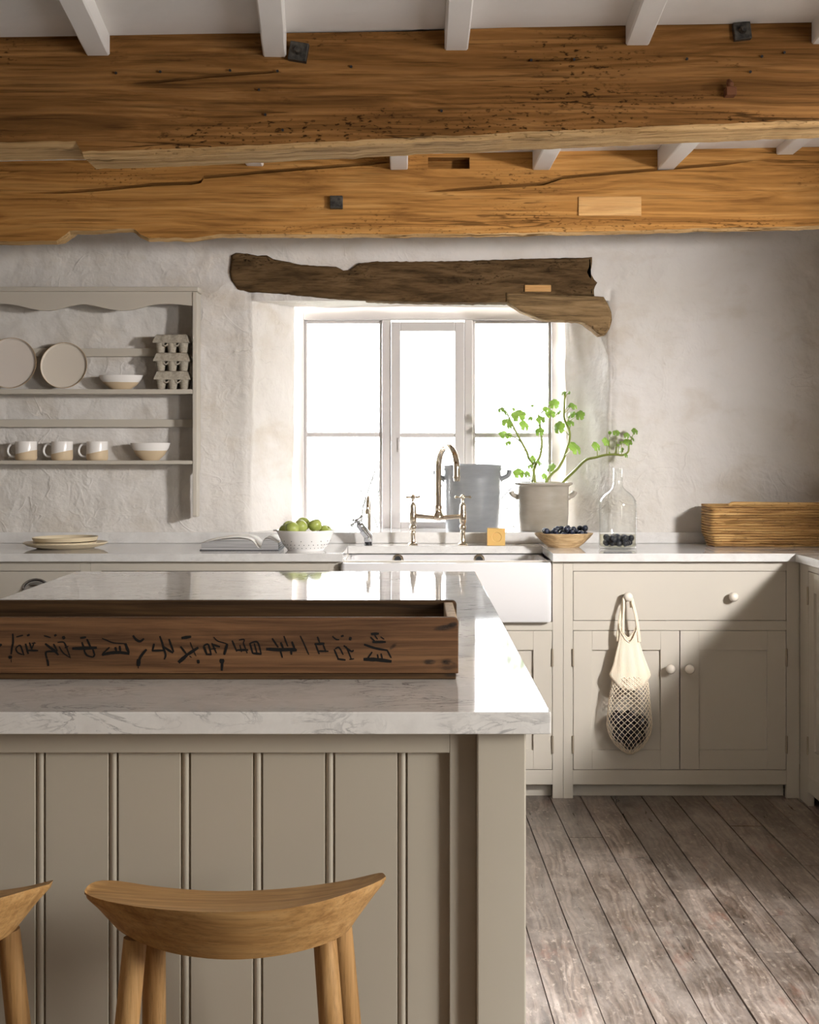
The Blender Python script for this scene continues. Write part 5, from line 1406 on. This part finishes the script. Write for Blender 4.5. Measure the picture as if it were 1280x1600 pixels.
for o, L in ((c0, [([(160,80),(165,180),(150,260),(140,340)],26),([(128,355),(130,395)],46),([(140,400),(142,440)],10),([(205,122),(290,100)],18),([(338,108),(372,90)],26),([(225,235),(200,270),(225,318),(285,342)],20),([(300,352),(280,290),(255,230),(225,235)],22),
        ([(320,205),(355,335)],28),([(350,290),(478,292)],26),([(370,190),(400,280)],22),([(430,185),(395,280)],16),([(395,200),(450,198)],14),([(550,105),(635,130)],18),([(678,108),(708,94)],28),([(780,138),(815,122)],44),([(565,205),(640,262),(690,300),(732,348)],32),
        ([(670,208),(720,300)],24),([(690,303),(580,310),(590,395)],26),([(588,398),(600,430),(606,485)],28),([(720,190),(800,190),(840,270),(882,388)],18),([(740,240),(790,320),(872,378)],18),([(855,238),(810,258)],16),([(905,266),(1060,262),(1212,256)],42),
        ([(1003,136),(1078,124)],30),([(1025,185),(1060,295)],26),([(1088,148),(1140,262)],26),([(1050,285),(1088,350),(1165,375)],24),([(1185,348),(1160,270)],24),([(1165,375),(1188,340)],22),([(-20,245),(22,212)],30)]),
    (c1, [([(75,140),(130,160),(220,195),(365,206)],18),([(368,202),(412,320)],36),([(420,332),(300,316),(180,322),(75,346)],42),([(85,330),(170,250)],22),([(243,248),(256,300)],28),([(298,232),(306,300)],28),([(463,102),(500,152),(552,176),(602,142)],32),
        ([(634,276),(570,352),(535,425)],34),([(538,400),(530,485)],52),([(530,480),(531,515)],12),([(798,110),(830,200),(852,280),(872,350),(854,402)],28),([(728,205),(706,295)],28),([(702,294),(852,290)],30),([(848,246),(964,322)],30),([(913,146),(972,312)],26),
        ([(1068,136),(1192,118)],38),([(1058,240),(1130,335)],26),([(1032,442),(1085,395),(1140,345)],48),([(1120,358),(1282,252)],40),([(1178,188),(1252,362)],14),([(1168,358),(1198,380)],13),([(1262,432),(1298,428)],46)]),
    (c2, [([(148,236),(190,348)],30),([(148,232),(205,218),(242,342)],24),([(188,340),(248,340)],26),([(250,198),(310,325)],18),([(232,276),(302,264)],16),([(250,212),(352,246)],26),([(273,122),(320,170),(400,195),(452,215)],16),([(442,212),(404,345)],36),([(375,395),(374,450)],62),([(378,440),(374,545)],34),
        ([(503,166),(562,305)],24),([(588,160),(652,154),(640,205)],18),([(600,220),(620,312)],18),([(640,190),(692,325)],20),([(556,286),(704,284)],30),([(724,196),(762,332)],24),([(728,200),(820,188),(866,335)],24),([(778,200),(815,330)],20),([(762,326),(872,336)],28),
        ([(928,272),(1100,282),(1300,274)],46),([(1003,138),(1080,252)],24),([(1110,188),(1140,262)],28),([(1150,108),(1200,242)],18),([(1250,178),(1284,255)],22),([(1108,300),(1132,382)],22),([(1240,280),(1245,345)],26)]),
    (c3, [([(-5,276),(112,288)],44),([(50,190),(86,275)],20),([(153,106),(200,205),(262,345)],20),([(333,212),(458,205)],34),([(368,118),(396,192)],24),([(350,225),(392,338)],22),([(440,215),(476,312)],22),([(373,298),(508,301)],24),([(556,112),(600,150),(642,156)],20),
        ([(662,116),(698,104)],28),([(774,164),(786,122)],34),([(590,270),(640,255),(692,345)],22),([(578,276),(630,395)],22),([(618,396),(722,410)],26),([(698,228),(790,300),(822,284)],24),([(730,240),(792,395)],20),([(768,402),(828,395)],18),([(1038,86),(1138,80)],34),
        ([(1033,122),(1100,192)],22),([(1085,100),(1122,152)],17),([(1056,185),(1224,184)],34),([(1158,118),(1204,152)],15),([(952,214),(1090,262),(1248,290)],32),([(1240,286),(1292,385)],22),([(945,402),(1100,405),(1296,428)],50),([(1000,385),(1054,308)],22),([(1118,338),(1130,392)],20),([(1164,328),(1180,392)],20)])):
    for pts, w0 in L: K(o, 8.0, pts, w0)
lm = MB()
for i, (pts, w0) in enumerate(strokes):
    ps = smoothline([Vector((p[0], p[1], 0)) for p in pts], 6); n = len(ps); vs = []; yk = YA-0.0003-0.000012*(i % 20)
    for j, p in enumerate(ps):
        t = (ps[min(j+1, n-1)]-ps[max(j-1, 0)]).normalized(); nr = Vector((-t.y, t.x, 0)); u = j/(n-1)
        hw = w0*0.50*(0.55+0.45*math.sin(PI*min(1, max(0, 0.12+0.8*u))))*(1+0.18*noise.noise((p.x*0.6, p.y*0.6, i)))
        e = 0
        for s_ in (-1, 1):
            q = p+nr*hw*s_; vs.append(P(q.x, q.y, YA)+Vector((0, yk-YA, 0)))
    fs = [(2*j, 2*j+1, 2*j+3, 2*j+2) for j in range(n-1)]
    lm.add(vs, fs)
lm.build('brush_lettering', INK, tr)['label'] = 'faded black brush characters'
def stainm():
    m = M('faded_ink_stain', srgb(40, 34, 28), 0.8); 
    tc = m.n('TexCoord'); f = m.noise(m.coord((25, 25, 60)), 1.5, 4, 0.6)
    at = m.n('Attribute', {'attribute_name': 'fade'})
    tr_ = m.n('BsdfTransparent'); mx = m.n('MixShader')
    k = m.math('MULTIPLY', at.outputs[2], m.ramp(f, [(0.30, BW(0)), (0.62, BW(0.9))]))
    m.t.links.new(k, mx.inputs[0]); m.t.links.new(tr_.outputs[0], mx.inputs[1]); m.t.links.new(m.b.outputs[0], mx.inputs[2])
    m.t.links.new(mx.outputs[0], m.t.nodes['Material Output'].inputs[0]); return m.m
STAIN = stainm()
D = (580, 930)
for q_, (cx_, cy_, rx2, ry2, rot) in enumerate(((930, 405, 160, 45, -0.14), (1020, 365, 75, 34, -0.2), (730, 835, 90, 40, 0.0), (960, 830, 100, 46, 0.05), (960, 885, 150, 70, 0), (275, 640, 65, 26, -0.7), (1000, 1000, 110, 28, 0.0))):
    n = 24; yo = Vector((0, -0.00025-0.00003*q_, 0)); vs = [P(D[0]+cx_/8, D[1]+cy_/8, YA)+yo]; fade = [1.0]
    for q, fv in ((0.55, 0.85), (1.0, 0.0)):
        for k in range(n):
            a = 2*PI*k/n; x, y = rx2*q*math.cos(a), ry2*q*math.sin(a)
            vs.append(P(D[0]+(cx_+x*math.cos(rot)-y*math.sin(rot))/8, D[1]+(cy_+x*math.sin(rot)+y*math.cos(rot))/8, YA)+yo); fade.append(fv)
    fs = [(0, 1+k, 1+(k+1) % n) for k in range(n)]+[(1+k, 1+n+k, 1+n+(k+1) % n, 1+(k+1) % n) for k in range(n)]
    st_o = MB().add(vs, fs).build('ink_stain', STAIN, tr)
    fa = st_o.data.attributes.new('fade', 'FLOAT', 'POINT'); fa.data.foreach_set('value', fade)

# ---------------------------------------------------------------- oak stools
def stool(label):
    SX, SY = -0.2395, 2.0
    r = thing('bar_stool', label, 'stool', (SX, SY, 0), 'oak stools at the island end')
    # rim: front edge (near the camera) and back edge as image-measured curves, in metres
    front = [(132, 1391, 2.015), (138, 1398, 1.985), (170, 1408, 1.945), (230, 1418, 1.905), (300, 1423.5, 1.885), (370, 1424.5, 1.878), (440, 1420, 1.885), (500, 1408.5, 1.90), (550, 1393, 1.925), (588, 1378, 1.965), (603, 1369, 2.02)]
    back = [(132, 1391, 2.015), (140, 1381, 2.05), (158, 1375, 2.075), (190, 1376.5, 2.085), (240, 1384, 2.08), (300, 1389.5, 2.075), (355, 1392, 2.07), (420, 1389.5, 2.075), (480, 1384, 2.08), (540, 1375, 2.085), (580, 1366, 2.08), (597, 1363, 2.06), (603, 1369, 2.02)]
    fl = smoothline([P(*p) for p in front], 4); bl = smoothline([P(*p) for p in back], 4)
    def resample(l, n):
        d = [0]
        for a, b in zip(l, l[1:]): d.append(d[-1]+(b-a).length)
        out = []
        for i in range(n+1):
            t = d[-1]*i/n; k = 0
            while k < len(d)-2 and d[k+1] < t: k += 1
            out.append(l[k].lerp(l[k+1], (t-d[k])/max(1e-9, d[k+1]-d[k])))
        return out
    n = 40; fl = resample(fl, n); bl = resample(bl, n)
    rim = fl+bl[1:-1][::-1]; N = len(rim)
    cen = [fl[i].lerp(bl[i], 0.5) for i in range(n+1)]
    mate = list(range(n+1))+list(range(1, n))[::-1]
    def bottom(p, i, k):    # undercut: underside outline pulled in and dropped
        c_ = cen[mate[i]]; cx_ = -0.2395
        q = Vector((cx_+(p.x-cx_)*(0.79), 0, 0)); yc_ = 1.985
        y = yc_+(p.y-yc_)*0.66
        u = (q.x-cx_)/0.165
        zb3 = 0.634+0.018*u*u
        return Vector((q.x, y, zb3))
    rings = []
    for t in (0.18, 0.45, 0.72, 0.93):
        rings.append([cen[mate[i]].lerp(p, t)+Vector((0, 0, -0.006*(1-t*t))) for i, p in enumerate(rim)])
    rings.append([p+Vector((0, 0, -0.0005)) for p in rim])
    out2 = [p.lerp(bottom(p, i, 0), 0.06)+Vector((0, 0, -0.006)) for i, p in enumerate(rim)]
    rings.append(out2)
    for t in (0.35, 0.65, 0.92): rings.append([p.lerp(bottom(p, i, 0), t)+Vector((0, 0, -0.004)) for i, p in enumerate(rim)])
    rings.append([bottom(p, i, 0)+Vector((0, 0, -0.004)) for i, p in enumerate(rim)])
    mb = MB(); vs = [p for q in rings for p in q]
    fs = [(a*N+k, a*N+(k+1) % N, (a+1)*N+(k+1) % N, (a+1)*N+k) for a in range(len(rings)-1) for k in range(N)]
    # middle strip of the top and the underside
    for i in range(n):
        a, b = i, i+1
        ra, rb2 = (N-a) % N if a else 0, (N-b) % N
        if a == 0: fs.append((0, 1, N-1))
        elif b == n: fs.append((a, n, N-a))
        else: fs.append((a, b, N-b, N-a))
    off = (len(rings)-1)*N
    for i in range(n):
        a, b = i, i+1
        if a == 0: fs.append((off, off+1, off+N-1))
        elif b == n: fs.append((off+a, off+n, off+N-a))
        else: fs.append((off+a, off+b, off+N-b, off+N-a))
    mb.add(vs, fs); mb.build('seat', OAK, r, smooth=True)
    tops = [((211, 1470), (200, 1600), 1.975), ((508, 1470), (518.5, 1600), 1.97), ((241, 1470), (239, 1600), 2.04), ((533, 1455), (545, 1600), 2.045)]
    feet = []
    for (a, b, Y_) in tops:
        p, q = P(a[0], a[1], Y_), P(b[0], b[1], Y_)
        d = (q-p); d = d/abs(d.z); fy = (-0.05 if Y_ < 2 else 0.05)
        foot = Vector((p.x+d.x*p.z, p.y+fy, 0.0)); tp_ = p+(p-foot)*((0.638-p.z)/(p.z-foot.z))
        feet.append((tp_, foot)); m2 = 12
        MB().tube([tp_.lerp(foot, i/m2) for i in range(m2+1)], [0.0158+0.0022*math.sin(PI*min(1, i/m2*1.1)) - 0.003*(i/m2) for i in range(m2+1)], 20).build('leg', OAKV, r, smooth=True)
    for a, b, t in ((0, 1, 0.66), (2, 3, 0.66), (0, 2, 0.55), (1, 3, 0.55)):
        MB().tube([feet[a][0].lerp(feet[a][1], t), feet[b][0].lerp(feet[b][1], t)], 0.0105, 14).build('stretcher', OAKV, r, smooth=True)
    return r
s1_ = stool('oak saddle seat stool standing whole in front of the island end')
s2_ = dup(s1_, (-0.694, 1.975, 0), math.radians(-3), 'oak saddle seat stool cut off by the left picture edge')
